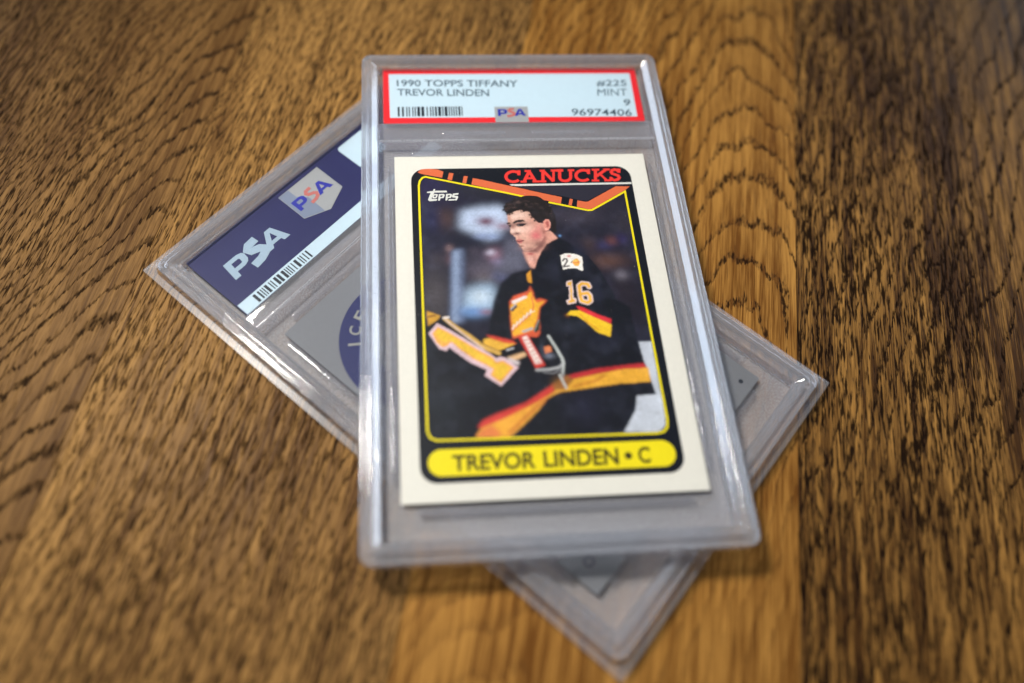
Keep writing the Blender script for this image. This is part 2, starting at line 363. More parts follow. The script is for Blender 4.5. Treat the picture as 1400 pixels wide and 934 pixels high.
def children(o): return [c for c in bpy.data.objects if c.parent == o]
DATA_PHOTO = [["b",[40,34,72],0.9,[-22.33,34.74,7.14,5.23]],
["b",[38,38,48],0.8,[-11.29,33.88,7.61,2.85]],
["b",[76,56,56],0.9,[-19.74,25.3,2.14,2.85]],
["b",[34,36,74],0.7,[-23.14,24.57,2.14,3.81]],
["p",[186,200,224],1.0,[[-15.79,27.43],[-11.63,28.44],[-6.11,28.69],[-4.01,26.26],[-4.28,22.92],[-6.66,21.34],[-7.68,19.73],[-10.23,18.45],[-13.02,20.43],[-16.7,22.73]]],
["b",[104,58,76],0.9,[-10.08,24.2,2.28,1.43]],
["b",[150,96,108],0.6,[-5.88,22.69,1.9,1.05]],
["b",[150,170,215],0.6,[-9.03,19.77,1.9,1.05]],
["b",[26,28,46],0.9,[-14.48,18.31,4.28,1.62]],
["b",[34,34,56],0.7,[-22.56,15.89,4.28,4.76]],
["b",[60,52,58],0.6,[-22.2,13.77,1.9,1.9]],
["b",[78,72,76],0.9,[-23.01,3.57,3.57,7.14]],
["b",[60,56,60],0.7,[-24.4,0.16,2.85,2.85]],
["b",[150,110,128],0.8,[-8.51,14.39,1.9,1.9]],
["b",[160,150,190],0.5,[-7.78,12.26,1.62,1.14]],
["b",[98,88,80],0.9,[-11.32,8.74,2.28,1.81]],
["b",[44,40,54],0.6,[-14.43,11.43,2.38,2.85]],
["b",[74,66,80],0.6,[-13.3,15.6,1.43,1.43]],
["b",[98,90,104],0.7,[-11.43,10.29,4.28,3.33]],
["b",[200,196,214],0.6,[-9.56,15.22,1.05,0.86]],
["b",[140,156,196],0.6,[-11.48,19.95,1.62,0.95]],
["b",[120,84,84],0.5,[-18.91,13.66,1.24,1.62]],
["b",[150,120,120],0.6,[-19.22,16.58,0.95,1.05]],
["b",[90,100,150],0.5,[-7.61,8.62,1.9,1.43]],
["b",[110,112,132],0.6,[-3.55,15.3,2.38,2.85]],
["p",[88,98,124],0.5,[[-18.95,15.78],[-17.69,16.38],[-15.65,16.47],[-16.71,-3.52],[-20.07,-3.39]]],
["p",[140,156,184],0.5,[[-18.38,15.76],[-16.9,16.14],[-18.06,-3.47],[-19.57,-3.41]]],
["p",[168,194,220],1.1,[[-16.18,4.84],[-12.99,6.24],[-9.3,6.37],[-9.99,-0.35],[-13.44,-0.96],[-16.81,-0.6]]],
["b",[100,140,196],0.8,[-14.69,-0.67,2.85,1.43]],
["b",[210,220,226],0.6,[-12.75,3.21,2.38,1.9]],
["b",[170,80,80],0.4,[-11.73,-0.78,1.43,0.76]],
["p",[96,96,112],1.2,[[-4.5,20.18],[-1.78,15.24],[-0.82,10.99],[-6.74,8.59],[-9.03,7.13],[-8.3,11.23],[-6.3,14.32]]],
["b",[66,60,72],0.7,[12.19,25.25,7.14,2.85]],
["b",[50,46,58],0.7,[18.25,29.07,5.71,1.9]],
["b",[58,52,60],0.5,[23.78,22.12,2.85,4.28]],
["b",[46,46,86],0.8,[17.49,16.53,2.38,1.43]],
["b",[110,66,66],0.7,[19.95,17.82,1.43,1.24]],
["b",[48,40,84],0.7,[22.53,18.29,1.43,1.62]],
["b",[92,64,56],0.9,[18.22,11.96,4.28,2.09]],
["b",[70,52,50],0.7,[13.91,16.91,2.38,2.09]],
["b",[40,32,42],0.8,[21.1,4.07,3.33,5.71]],
["b",[104,98,108],0.95,[20.8,8.1,1.43,1.33]],
["b",[30,24,34],0.8,[22.96,-1.03,2.85,3.81]],
["p",[196,201,210],0.18,[[21.95,-9.63],[25.16,-9.63],[26.35,-28.68],[25.79,-31.87],[15.58,-30.99],[17.25,-28.28],[19.02,-25.1],[19.55,-22.64],[23.91,-22.55],[22.92,-16.86],[22.5,-14.53]]],
["p",[18,20,30],0.3,[[-12.1,-6.45],[-11.25,-5.41],[-10.92,-2.89],[-9.67,2.22],[-7.65,6.69],[-5.16,9.22],[-0.78,10.33],[2.23,10.62],[3.15,0.28],[0.77,-10.48],[-5.49,-10.24],[-9.75,-8.67]]],
["p",[228,166,146],0.25,[[-1.93,15.3],[1.1,15.47],[2.33,14.37],[1.24,12.28],[0.62,10.47],[-0.46,10.76],[-1.17,12.62]]],
["b",[180,84,84],0.95,[-0.11,14.55,0.81,0.38]],
["b",[150,90,84],0.5,[0.65,13.09,0.52,1.19]],
["b",[240,190,176],0.6,[-0.35,13.12,0.71,0.81]],
["p",[226,156,50],0.15,[[-1.63,8.99],[-0.47,10.12],[-0.61,6.45],[-1.5,6.79]]],
["p",[15,17,28],0.12,[[6.85,18.94],[5.41,18.17],[3.95,17.13],[2.52,15.16],[1.4,12.8],[0.63,10.6],[0.14,8.93],[-0.16,4.58],[0.44,-0.44],[6.12,-21.71],[20.43,-22.31],[20.11,-10.83],[19.3,-4.8],[18.43,2.68],[16.01,9.19],[13.66,13.48],[10.62,16.25],[8.58,18.21]]],
["p",[15,17,27],0.15,[[-5.97,-5.17],[3.84,7.55],[15.98,3.31],[21.44,-0.65],[22.0,-9.63],[22.5,-14.53],[22.92,-16.86],[23.91,-22.55],[19.53,-22.75],[18.85,-26.19],[17.21,-28.55],[15.58,-30.99],[-27.66,-31.55],[-27.09,-10.26],[-18.81,-9.42]]],
["p",[18,21,30],0.2,[[-25.53,-4.11],[-23.37,-2.18],[-21.6,-1.92],[-17.24,-5.81],[-13.6,-9.1],[-9.31,-12.18],[-5.65,-13.86],[-1.7,-15.92],[2.9,-18.0],[1.23,-33.43],[-26.71,-32.16]]],
["p",[212,70,55],0.2,[[-12.12,-6.73],[-10.27,-7.16],[-6.27,-8.38],[-5.26,-9.37],[-9.23,-10.09]]],
["p",[236,182,66],0.2,[[-12.82,-7.84],[-11.55,-7.54],[-8.2,-8.9],[-5.4,-9.26],[-8.32,-10.55],[-11.17,-11.07],[-12.98,-10.3]]],
["s",[90,50,40],0.1,[[-12.9,-9.08],[-11.09,-10.02],[-9.6,-10.95]],0.285],
["b",[34,36,56],0.75,[11.73,14.78,1.78,3.87]],
["b",[30,32,48],0.75,[5.23,9.06,1.19,4.46]],
["b",[32,34,52],0.75,[14.57,4.25,1.19,5.06]],
["b",[36,40,52],0.75,[7.18,-5.1,4.76,1.49]],
["b",[12,13,22],0.75,[14.61,8.75,0.89,2.38]],
["b",[12,13,22],0.75,[5.39,2.98,0.89,4.76]],
["b",[12,14,22],0.75,[16.11,-0.52,1.78,1.78]],
["b",[36,38,46],0.7,[-19.29,-19.32,5.95,2.38]],
["b",[30,36,44],0.7,[-22.84,-24.27,3.57,4.76]],
["b",[18,20,28],0.7,[-11.76,-22.57,5.16,1.59]],
["b",[36,38,50],0.7,[-6.28,-21.34,2.38,3.57]],
["b",[14,16,24],0.7,[-17.45,-16.42,2.38,1.19]],
["b",[34,34,54],0.7,[8.1,-24.64,3.57,4.17]],
["b",[26,28,40],0.7,[14.42,-23.26,3.57,2.98]],
["b",[30,32,48],0.7,[14.85,-8.94,4.76,2.98]],
["b",[12,13,22],0.7,[18.65,-12.04,2.38,2.98]],
["p",[218,158,138],0.15,[[2.97,20.83],[5.26,21.04],[5.77,20.48],[6.84,18.8],[5.41,18.09],[3.96,17.21],[2.52,15.16],[1.83,13.85],[1.43,15.19],[0.95,16.28]]],
["p",[126,84,78],0.35,[[-0.82,15.26],[0.91,15.88],[2.93,18.11],[3.65,19.72],[4.16,19.16],[2.99,16.49],[1.49,14.92],[-0.08,14.84]]],
["p",[224,174,153],0.1,[[-4.7,26.33],[-2.85,27.07],[-0.96,27.75],[0.61,27.31],[1.23,25.32],[2.55,23.5],[3.33,23.37],[4.1,23.01],[3.9,21.08],[3.47,19.04],[2.15,17.05],[0.9,15.8],[-1.04,15.27],[-1.76,15.56],[-2.31,16.86],[-2.91,17.69],[-3.2,18.56],[-3.31,19.38],[-4.17,20.39],[-4.46,21.0],[-4.28,21.87],[-4.56,22.93],[-4.83,23.54],[-4.79,25.21]]],
["b",[240,204,187],0.8,[-1.81,25.83,1.9,1.05]],
["b",[244,210,194],0.6,[-3.23,25.31,0.95,0.71]],
["b",[238,196,178],0.75,[-0.36,21.62,1.67,1.19]],
["b",[246,212,196],0.7,[-2.41,21.49,0.95,0.86]],
["b",[196,138,122],0.7,[-4.4,24.92,0.43,1.19]],
["b",[198,136,120],0.5,[1.1,23.93,1.19,1.19]],
["b",[208,88,98],0.8,[1.73,19.77,1.52,1.48]],
["b",[216,120,116],0.55,[2.62,21.95,1.09,1.67]],
["b",[176,112,102],0.65,[3.49,21.09,0.57,1.9]],
["b",[126,82,76],0.85,[2.17,17.32,1.43,1.05]],
["b",[150,100,92],0.75,[0.24,15.9,2.14,0.57]],
["b",[196,140,124],0.5,[-0.49,17.67,1.67,0.81]],
["b",[240,188,170],0.6,[-1.35,16.83,0.86,0.62]],
["b",[232,180,162],0.5,[-1.45,19.6,0.95,0.81]],
["b",[206,146,130],0.6,[-2.6,19.22,0.38,0.81]],
["b",[112,72,68],0.95,[-2.86,20.46,0.71,0.36]],
["b",[150,104,96],0.7,[-3.68,20.34,0.57,0.29]],
["b",[250,220,206],0.75,[-3.83,21.31,0.43,0.57]],
["p",[164,112,102],0.25,[[-3.98,23.02],[-3.45,23.17],[-3.22,22.11],[-3.61,21.8],[-3.94,22.14]]],
["b",[104,70,68],0.9,[-1.81,23.23,2.0,0.62]],
["b",[96,68,68],0.8,[-4.39,22.81,0.48,0.57]],
["p",[40,31,33],0.1,[[-3.65,23.51],[-3.05,24.16],[-2.04,24.52],[-1.02,24.44],[-0.43,23.86],[-1.41,23.83],[-2.56,23.7],[-3.35,23.33]]],
["p",[30,24,27],0.08,[[-2.97,22.99],[-1.92,23.27],[-0.25,23.3],[-1.13,22.63],[-2.24,22.47]]],
["b",[176,156,154],0.5,[-2.3,22.83,0.24,0.12]],
["p",[44,34,36],0.1,[[-5.23,23.61],[-4.35,23.81],[-4.21,23.36],[-4.95,23.16]]],
["p",[60,52,56],0.1,[[-4.69,22.93],[-4.06,22.97],[-4.25,22.31],[-4.51,22.43]]],
["p",[198,116,110],0.1,[[-3.2,18.62],[-2.63,18.92],[-1.58,18.62],[-1.38,18.34],[-2.02,17.61],[-2.79,17.58]]],
["s",[92,44,48],0.08,[[-3.09,18.29],[-2.47,18.11],[-1.41,18.45]],0.262],
["b",[146,98,82],0.85,[-2.05,16.8,0.62,0.26]],
["p",[226,150,132],0.1,[[3.85,23.8],[4.48,24.56],[5.21,24.48],[5.61,23.52],[5.49,22.14],[4.77,21.17],[4.03,20.97],[3.76,21.91]]],
["p",[176,94,86],0.15,[[4.26,23.56],[4.79,24.05],[5.25,23.53],[5.19,22.56],[4.62,21.89],[4.52,22.72]]],
["b",[242,184,166],0.85,[4.31,21.57,0.33,0.33]],
["b",[238,176,160],0.7,[5.4,23.25,0.19,0.71]],
["b",[150,90,80],0.7,[3.76,20.81,0.33,0.62]],
["p",[32,25,25],0.12,[[-5.34,26.97],[-5.58,27.99],[-4.98,29.17],[-3.63,30.22],[-2.29,31.1],[-0.74,31.58],[1.24,31.64],[3.07,31.36],[4.37,30.35],[5.49,29.46],[6.16,27.96],[6.91,25.84],[6.93,23.49],[6.77,20.72],[6.31,20.19],[5.69,20.75],[5.3,21.45],[5.64,22.97],[5.37,24.31],[4.49,24.67],[3.85,23.99],[3.33,23.37],[2.59,23.44],[1.74,24.61],[1.03,25.39],[0.86,26.46],[0.17,26.99],[-0.58,26.78],[-1.22,27.36],[-2.81,27.07],[-4.18,26.26],[-4.96,26.48]]],
["b",[70,54,52],0.85,[-4.06,29.14,0.71,0.33]],
["b",[84,66,62],0.85,[-1.72,29.65,0.86,0.24]],
["b",[66,52,50],0.85,[0.64,30.16,0.95,0.24]],
["b",[74,58,54],0.85,[2.41,29.26,0.71,0.29]],
["b",[58,46,44],0.85,[3.68,28.08,0.62,0.33]],
["b",[78,60,56],0.85,[-3.0,28.12,0.57,0.19]],
["b",[60,46,44],0.85,[0.93,28.3,0.71,0.24]],
["b",[46,36,36],0.85,[4.86,26.07,0.48,0.71]],
["b",[14,10,10],0.85,[-0.88,28.63,0.48,0.19]],
["b",[14,10,10],0.85,[1.53,27.29,0.57,0.24]],
["b",[12,9,9],0.85,[3.39,29.8,0.48,0.19]],
["b",[12,9,9],0.85,[-3.32,29.84,0.33,0.19]],
["b",[80,62,58],0.85,[-4.85,27.89,0.29,0.24]],
["s",[40,30,30],0.06,[[-1.45,27.37],[-1.28,26.74],[-0.76,26.84],[-0.49,27.34]],0.19],
["s",[40,30,30],0.06,[[-0.25,27.48],[0.03,26.99],[0.46,27.15]],0.19],
["s",[82,64,60],0.05,[[-1.84,29.68],[-2.02,29.65],[-2.18,29.73],[-2.24,29.9],[-2.17,30.07]],0.121],
["s",[58,46,45],0.05,[[2.06,30.36],[1.86,30.16],[1.6,30.13],[1.38,30.27],[1.32,30.53]],0.17],
["s",[82,64,60],0.05,[[-1.46,29.85],[-1.6,29.87],[-1.69,29.98],[-1.68,30.12],[-1.59,30.23]],0.198],
["s",[12,9,10],0.05,[[4.33,27.68],[4.22,27.78],[4.22,27.93],[4.31,28.06],[4.46,28.1]],0.127],
["s",[14,11,11],0.05,[[2.36,29.13],[2.16,29.12],[2.01,29.23],[1.97,29.42],[2.07,29.6]],0.146],
["s",[82,64,60],0.05,[[6.12,26.78],[6.25,26.57],[6.21,26.31],[6.01,26.13],[5.75,26.11]],0.205],
["s",[14,11,11],0.05,[[1.47,28.96],[1.59,29.19],[1.82,29.29],[2.06,29.22],[2.18,29.02]],0.159],
["s",[82,64,60],0.05,[[-1.43,29.36],[-1.57,29.43],[-1.63,29.57],[-1.58,29.73],[-1.44,29.82]],0.127],
["s",[12,9,10],0.05,[[0.4,29.07],[0.6,29.12],[0.77,29.04],[0.84,28.86],[0.78,28.67]],0.133],
["s",[14,11,11],0.05,[[2.97,31.16],[3.22,31.24],[3.45,31.15],[3.56,30.93],[3.49,30.68]],0.145],
["s",[12,9,10],0.05,[[-0.87,29.37],[-0.74,29.49],[-0.57,29.51],[-0.43,29.42],[-0.39,29.26]],0.129],
["s",[66,52,50],0.05,[[-4.36,28.38],[-4.14,28.48],[-3.92,28.42],[-3.79,28.24],[-3.82,28.0]],0.131],
["s",[82,64,60],0.05,[[5.83,28.29],[5.78,28.41],[5.81,28.53],[5.92,28.61],[6.05,28.61]],0.204],
["s",[12,9,10],0.05,[[6.39,26.6],[6.25,26.37],[6.0,26.27],[5.75,26.36],[5.63,26.58]],0.15],
["s",[82,64,60],0.05,[[-2.78,28.64],[-2.69,28.42],[-2.77,28.19],[-2.99,28.05],[-3.23,28.07]],0.147],
["s",[66,52,50],0.05,[[-2.73,28.87],[-2.77,29.01],[-2.72,29.14],[-2.59,29.22],[-2.45,29.19]],0.15],
["s",[12,9,10],0.05,[[-4.69,27.96],[-4.57,27.88],[-4.54,27.74],[-4.61,27.6],[-4.75,27.54]],0.214],
["s",[82,64,60],0.05,[[2.13,30.2],[2.14,30.04],[2.05,29.91],[1.9,29.87],[1.76,29.93]],0.125],
["s",[82,64,60],0.05,[[-4.03,27.89],[-4.25,27.83],[-4.44,27.93],[-4.52,28.13],[-4.45,28.34]],0.171],
["s",[12,9,10],0.05,[[2.2,30.54],[2.27,30.44],[2.25,30.31],[2.16,30.21],[2.03,30.2]],0.193],
["s",[14,11,11],0.05,[[-0.07,28.57],[-0.25,28.63],[-0.34,28.8],[-0.3,28.99],[-0.15,29.11]],0.166],
["s",[66,52,50],0.05,[[-2.53,29.08],[-2.53,29.29],[-2.39,29.47],[-2.17,29.52],[-1.98,29.42]],0.166],
["s",[66,52,50],0.05,[[-4.46,27.55],[-4.61,27.57],[-4.72,27.69],[-4.72,27.84],[-4.62,27.97]],0.159],
["s",[82,64,60],0.05,[[-1.87,29.35],[-2.04,29.53],[-2.05,29.78],[-1.89,29.98],[-1.64,30.05]],0.213],
["s",[82,64,60],0.05,[[-0.01,29.34],[0.16,29.21],[0.2,28.99],[0.08,28.8],[-0.13,28.72]],0.166],
["s",[66,52,50],0.05,[[-3.42,28.7],[-3.38,28.46],[-3.5,28.24],[-3.74,28.14],[-3.97,28.21]],0.151],
["s",[58,46,45],0.05,[[2.95,29.13],[3.09,28.97],[3.1,28.76],[2.96,28.58],[2.74,28.53]],0.139],
["s",[14,11,11],0.05,[[4.16,27.77],[4.12,27.94],[4.2,28.09],[4.36,28.17],[4.53,28.13]],0.126],
["s",[58,46,45],0.05,[[6.4,25.55],[6.25,25.38],[6.03,25.34],[5.84,25.44],[5.77,25.64]],0.131],
["s",[14,11,11],0.05,[[6.26,26.56],[6.13,26.54],[6.02,26.61],[5.99,26.74],[6.05,26.86]],0.173],
["s",[66,52,50],0.05,[[3.97,27.93],[3.9,27.79],[3.75,27.72],[3.6,27.75],[3.52,27.88]],0.12],
["s",[66,52,50],0.05,[[5.52,29.91],[5.71,29.77],[5.76,29.54],[5.64,29.32],[5.42,29.22]],0.171],
["s",[58,46,45],0.05,[[5.22,28.98],[5.09,29.15],[5.11,29.37],[5.27,29.54],[5.49,29.57]],0.193],
["s",[58,46,45],0.05,[[0.94,29.89],[0.86,29.78],[0.73,29.75],[0.61,29.8],[0.56,29.92]],0.13],
["s",[82,64,60],0.05,[[2.17,30.48],[2.02,30.3],[1.78,30.24],[1.58,30.35],[1.5,30.56]],0.192],
["s",[82,64,60],0.05,[[1.67,31.53],[1.82,31.34],[1.8,31.09],[1.62,30.91],[1.38,30.87]],0.21],
["s",[14,11,11],0.05,[[0.29,30.43],[0.23,30.68],[0.34,30.93],[0.58,31.05],[0.84,30.99]],0.2],
["s",[12,9,10],0.05,[[0.15,31.17],[0.34,31.01],[0.37,30.76],[0.23,30.53],[-0.02,30.45]],0.168],
["s",[66,52,50],0.05,[[0.55,29.01],[0.37,28.84],[0.13,28.83],[-0.05,28.96],[-0.09,29.19]],0.18],
["s",[12,9,10],0.05,[[5.66,27.91],[5.77,28.01],[5.91,28.03],[6.03,27.95],[6.06,27.81]],0.202],
["s",[58,46,45],0.05,[[-2.88,29.13],[-2.99,29.29],[-2.96,29.48],[-2.82,29.62],[-2.62,29.64]],0.212],
["s",[82,64,60],0.05,[[-4.61,27.34],[-4.81,27.25],[-5.02,27.3],[-5.13,27.48],[-5.1,27.69]],0.165],
["s",[12,9,10],0.05,[[3.52,29.27],[3.39,29.32],[3.33,29.43],[3.37,29.57],[3.48,29.65]],0.153],
["s",[58,46,45],0.05,[[3.83,27.9],[4.05,27.91],[4.22,27.79],[4.25,27.58],[4.14,27.39]],0.205],
["s",[58,46,45],0.05,[[1.2,29.09],[1.38,29.25],[1.62,29.26],[1.8,29.12],[1.84,28.89]],0.194],
["s",[12,9,10],0.05,[[2.45,30.2],[2.57,30.13],[2.61,29.99],[2.55,29.86],[2.42,29.78]],0.213],
["b",[30,23,23],0.95,[-5.57,27.48,0.31,0.31]],
["b",[30,23,23],0.95,[-5.27,28.46,0.31,0.31]],
["b",[30,23,23],0.95,[-4.62,29.44,0.31,0.31]],
["b",[30,23,23],0.95,[-4.19,26.15,0.31,0.31]],
["b",[30,23,23],0.95,[-4.75,26.28,0.31,0.31]],
["b",[30,23,23],0.95,[-3.54,26.47,0.31,0.31]],
["b",[30,23,23],0.95,[0.71,25.9,0.31,0.31]],
["b",[30,23,23],0.95,[1.09,25.05,0.31,0.31]],
["b",[30,23,23],0.95,[1.78,24.13,0.31,0.31]],
["b",[96,140,190],0.9,[7.42,19.55,0.33,0.33]],
["p",[216,92,58],0.2,[[-6.3,1.51],[-5.14,3.12],[-1.65,4.35],[-1.07,5.7],[-0.5,4.16],[-0.19,1.97],[0.92,2.38],[2.52,1.72],[0.65,-0.15],[0.08,-3.29],[0.23,-4.75],[-0.01,-6.9],[-0.86,-7.8],[-2.42,-7.53],[-4.95,-7.57],[-6.17,-7.95],[-6.4,-4.51],[-6.3,-0.86]]],
["p",[243,180,52],0.2,[[-6.05,0.61],[-4.96,1.76],[-1.82,3.23],[-0.98,4.56],[-0.8,3.04],[-0.01,1.14],[1.93,1.67],[0.4,-0.07],[-0.3,-3.28],[-1.43,-5.77],[-4.89,-6.9],[-6.0,-7.39],[-6.15,-4.52]]],
["p",[238,222,214],0.15,[[-5.77,1.79],[-2.41,3.17],[-1.93,2.7],[-5.39,0.88]]],
["p",[60,60,70],0.15,[[-6.27,-0.49],[-4.68,0.86],[-4.4,0.33],[-5.8,-1.03]]],
["p",[180,180,186],0.12,[[-6.18,-0.2],[-4.72,1.15],[-4.62,0.85],[-6.08,-0.58]]],
["s",[244,226,214],0.1,[[-6.05,-5.6],[-5.63,-4.39]],0.357],
["s",[244,226,214],0.1,[[-5.22,-4.88],[-4.8,-3.66]],0.357],
["s",[244,226,214],0.1,[[-4.4,-4.15],[-3.98,-2.93]],0.357],
["s",[244,226,214],0.1,[[-3.57,-3.41],[-3.14,-2.19]],0.357],
["s",[244,226,214],0.1,[[-2.74,-2.68],[-2.31,-1.45]],0.357],
["s",[244,226,214],0.1,[[-1.9,-1.94],[-1.47,-0.7]],0.357],
["s",[222,116,60],0.1,[[-6.2,-5.95],[-1.57,-1.77]],0.25],
["s",[226,120,70],0.1,[[-1.08,-0.68],[-0.72,0.42],[-1.0,2.67]],0.285],
["s",[246,226,206],0.08,[[-1.33,-1.23],[-0.66,-0.99]],0.214],
["p",[52,60,48],0.15,[[-1.39,-6.06],[-0.04,-3.22],[0.3,-3.67],[-0.04,-5.83],[-0.81,-6.59]]],
["s",[150,160,150],0.06,[[-1.21,-6.14],[0.07,-3.37]],0.178],
["p",[176,176,182],0.15,[[-4.18,-6.03],[-1.56,-5.12],[-1.42,-5.63],[-3.59,-6.48]]],
["s",[30,30,36],0.05,[[-0.39,3.21],[0.16,3.54]],0.178],
["s",[30,30,36],0.05,[[-0.25,2.64],[0.37,3.0]],0.178],
["p",[14,15,22],0.12,[[-9.59,-10.85],[-5.07,-9.02],[-3.92,-10.93],[-8.46,-12.36]]],
["s",[210,210,214],0.1,[[-7.77,-10.71],[-6.3,-10.28]],0.321],
["p",[228,184,136],0.2,[[-8.01,-12.51],[-4.01,-11.28],[-3.4,-12.14],[-6.44,-13.47]]],
["p",[214,200,200],0.2,[[-7.54,-12.53],[-5.1,-13.73],[-5.54,-14.61],[-7.91,-13.28]]],
["p",[208,62,52],0.15,[[-5.0,-7.5],[-2.63,-7.09],[0.71,-14.72],[-1.72,-15.52]]],
["p",[238,218,208],0.15,[[-4.13,-7.6],[-3.02,-7.22],[-0.22,-14.13],[-1.74,-14.42]]],
["s",[206,120,110],0.1,[[-3.69,-8.37],[-2.73,-8.16]],0.214],
["s",[206,120,110],0.1,[[-3.27,-9.3],[-2.37,-9.09]],0.214],
["s",[206,120,110],0.1,[[-2.85,-10.24],[-2.02,-10.02]],0.214],
["s",[206,120,110],0.1,[[-2.44,-11.16],[-1.66,-10.95]],0.214],
["s",[206,120,110],0.1,[[-2.02,-12.09],[-1.31,-11.87]],0.214],
["s",[206,120,110],0.1,[[-1.61,-13.01],[-0.96,-12.79]],0.214],
["s",[206,120,110],0.1,[[-1.2,-13.92],[-0.62,-13.7]],0.214],
["p",[16,17,24],0.15,[[-2.43,-7.7],[2.0,-7.69],[3.91,-13.4],[3.7,-14.77],[0.61,-15.16]]],
["p",[232,134,84],0.15,[[0.42,-10.19],[2.02,-9.97],[2.25,-11.38],[0.68,-11.95]]],
["b",[120,124,140],0.9,[1.51,-12.43,1.07,0.64]],
["b",[70,76,92],0.7,[0.11,-10.81,0.5,1.43]],
["s",[192,196,192],0.12,[[1.86,-7.51],[3.27,-10.58],[4.31,-13.14],[4.5,-14.29],[4.03,-16.84]],0.607],
["s",[150,150,150],0.12,[[4.03,-16.84],[4.23,-18.88],[4.74,-20.41]],0.5],
["s",[178,178,178],0.15,[[-1.63,-15.79],[1.16,-15.77],[3.38,-15.38],[4.24,-14.66]],0.571],
["s",[120,120,122],0.12,[[-0.14,-16.4],[1.99,-16.76],[3.82,-15.88]],0.357],
["b",[120,84,40],0.8,[3.12,-19.17,1.43,1.43]],
["p",[205,152,54],0.15,[[-25.19,-0.09],[-22.08,-1.5],[-22.68,-2.45],[-24.97,-4.05]]],
["s",[120,70,40],0.1,[[-25.03,-1.72],[-23.34,-1.37]],0.317],
["s",[214,170,84],0.15,[[-21.09,-2.26],[-18.58,-4.76],[-15.9,-6.85],[-12.94,-9.71],[-9.6,-11.39]],0.952],
["s",[238,226,220],0.12,[[-21.4,-2.09],[-20.34,-1.97]],0.556],
["s",[222,196,180],0.12,[[-20.93,-2.67],[-16.93,-6.61],[-12.97,-10.18]],0.397],
["p",[222,190,196],0.12,[[-24.96,-5.92],[-22.92,-3.32],[-21.97,-4.0],[-19.83,-5.35],[-16.97,-7.44],[-14.32,-9.5],[-11.34,-11.56],[-10.37,-12.6],[-9.31,-12.25],[-8.24,-12.61],[-5.54,-15.01],[-9.68,-19.42],[-13.12,-16.67],[-12.49,-15.34],[-13.94,-14.6],[-15.93,-13.53],[-18.23,-11.6],[-20.47,-9.58],[-21.2,-10.48],[-22.68,-9.8]]],
["p",[240,172,80],0.12,[[-24.13,-5.95],[-22.82,-4.29],[-20.37,-5.81],[-17.02,-8.22],[-13.7,-10.69],[-11.05,-12.34],[-10.37,-13.52],[-8.87,-13.2],[-6.57,-14.97],[-9.72,-18.6],[-11.83,-16.72],[-11.11,-15.24],[-12.88,-14.03],[-15.53,-12.47],[-17.82,-10.45],[-19.96,-8.27],[-21.07,-9.24],[-21.98,-9.44],[-23.24,-8.22]]],
["p",[236,192,62],0.2,[[-23.44,-5.97],[-22.63,-4.85],[-20.39,-6.28],[-17.04,-8.77],[-13.74,-11.31],[-11.09,-13.03],[-10.42,-14.13],[-8.92,-13.88],[-7.26,-15.02],[-9.66,-17.86],[-11.2,-16.52],[-10.56,-15.19],[-12.85,-13.57],[-15.49,-11.86],[-17.8,-9.91],[-20.04,-7.64],[-21.31,-8.22],[-22.19,-7.87]]],
["p",[206,62,54],0.25,[[-15.39,-28.53],[-14.1,-27.03],[-10.99,-25.68],[-4.72,-23.42],[1.85,-19.28],[3.37,-19.69],[-2.2,-24.47],[-13.83,-29.51]]],
["p",[238,170,60],0.22,[[-16.04,-30.86],[-14.65,-28.93],[-8.45,-26.35],[-2.09,-23.34],[2.59,-20.67],[4.83,-20.47],[2.05,-21.61],[-0.37,-22.84],[-2.29,-25.4],[-5.14,-28.07],[-8.83,-31.19]]],
["p",[226,130,70],0.3,[[-15.96,-30.87],[-14.76,-29.29],[-12.46,-28.2],[-10.46,-30.12],[-11.38,-31.07]]],
["s",[200,120,50],0.25,[[-8.75,-30.2],[-5.01,-26.68],[-0.75,-23.11]],0.722],
["p",[188,46,50],0.2,[[4.3,-17.81],[6.46,-17.05],[11.79,-15.95],[22.43,-14.99],[23.23,-16.58],[16.89,-16.9],[6.28,-18.57]]],
["p",[232,170,54],0.18,[[2.01,-19.96],[5.25,-18.52],[11.61,-17.31],[16.96,-16.39],[23.29,-16.18],[23.26,-19.6],[16.47,-19.77],[11.21,-20.34],[4.96,-21.09],[1.89,-21.07]]],
["s",[204,136,44],0.2,[[6.09,-20.13],[11.42,-18.78],[13.14,-17.6]],0.714],
["p",[150,96,44],0.3,[[1.27,-19.65],[4.88,-17.27],[6.29,-18.45],[4.23,-20.72],[1.92,-20.79]]],
["s",[190,190,184],0.1,[[3.34,-17.2],[4.43,-20.34]],0.536],
["p",[216,46,52],0.12,[[9.12,-0.02],[10.31,-0.25],[13.71,-2.29],[16.66,-3.62],[16.58,-4.96],[12.0,-2.96],[9.76,-1.41]]],
["p",[246,200,42],0.12,[[6.37,-2.33],[7.63,-1.21],[9.79,-1.22],[12.05,-2.6],[16.61,-5.08],[15.91,-8.19],[13.09,-6.95],[10.77,-4.14],[8.83,-2.48]]],
["s",[214,140,36],0.15,[[9.67,-2.14],[11.29,-4.34],[13.43,-6.39]],0.297],
["b",[120,70,30],0.7,[6.74,-2.34,0.54,0.48]],
["p",[226,200,196],0.08,[[7.5,6.66],[8.07,6.84],[8.92,7.06],[8.79,2.24],[9.37,2.03],[9.22,0.85],[7.06,0.42],[6.98,1.61],[7.66,1.9],[7.94,5.24],[7.39,5.26]]],
["p",[236,178,66],0.08,[[7.73,6.33],[8.71,6.69],[8.42,1.87],[9.0,1.73],[8.94,1.17],[7.38,0.85],[7.33,1.35],[7.96,1.64],[8.32,5.67],[7.71,5.63]]],
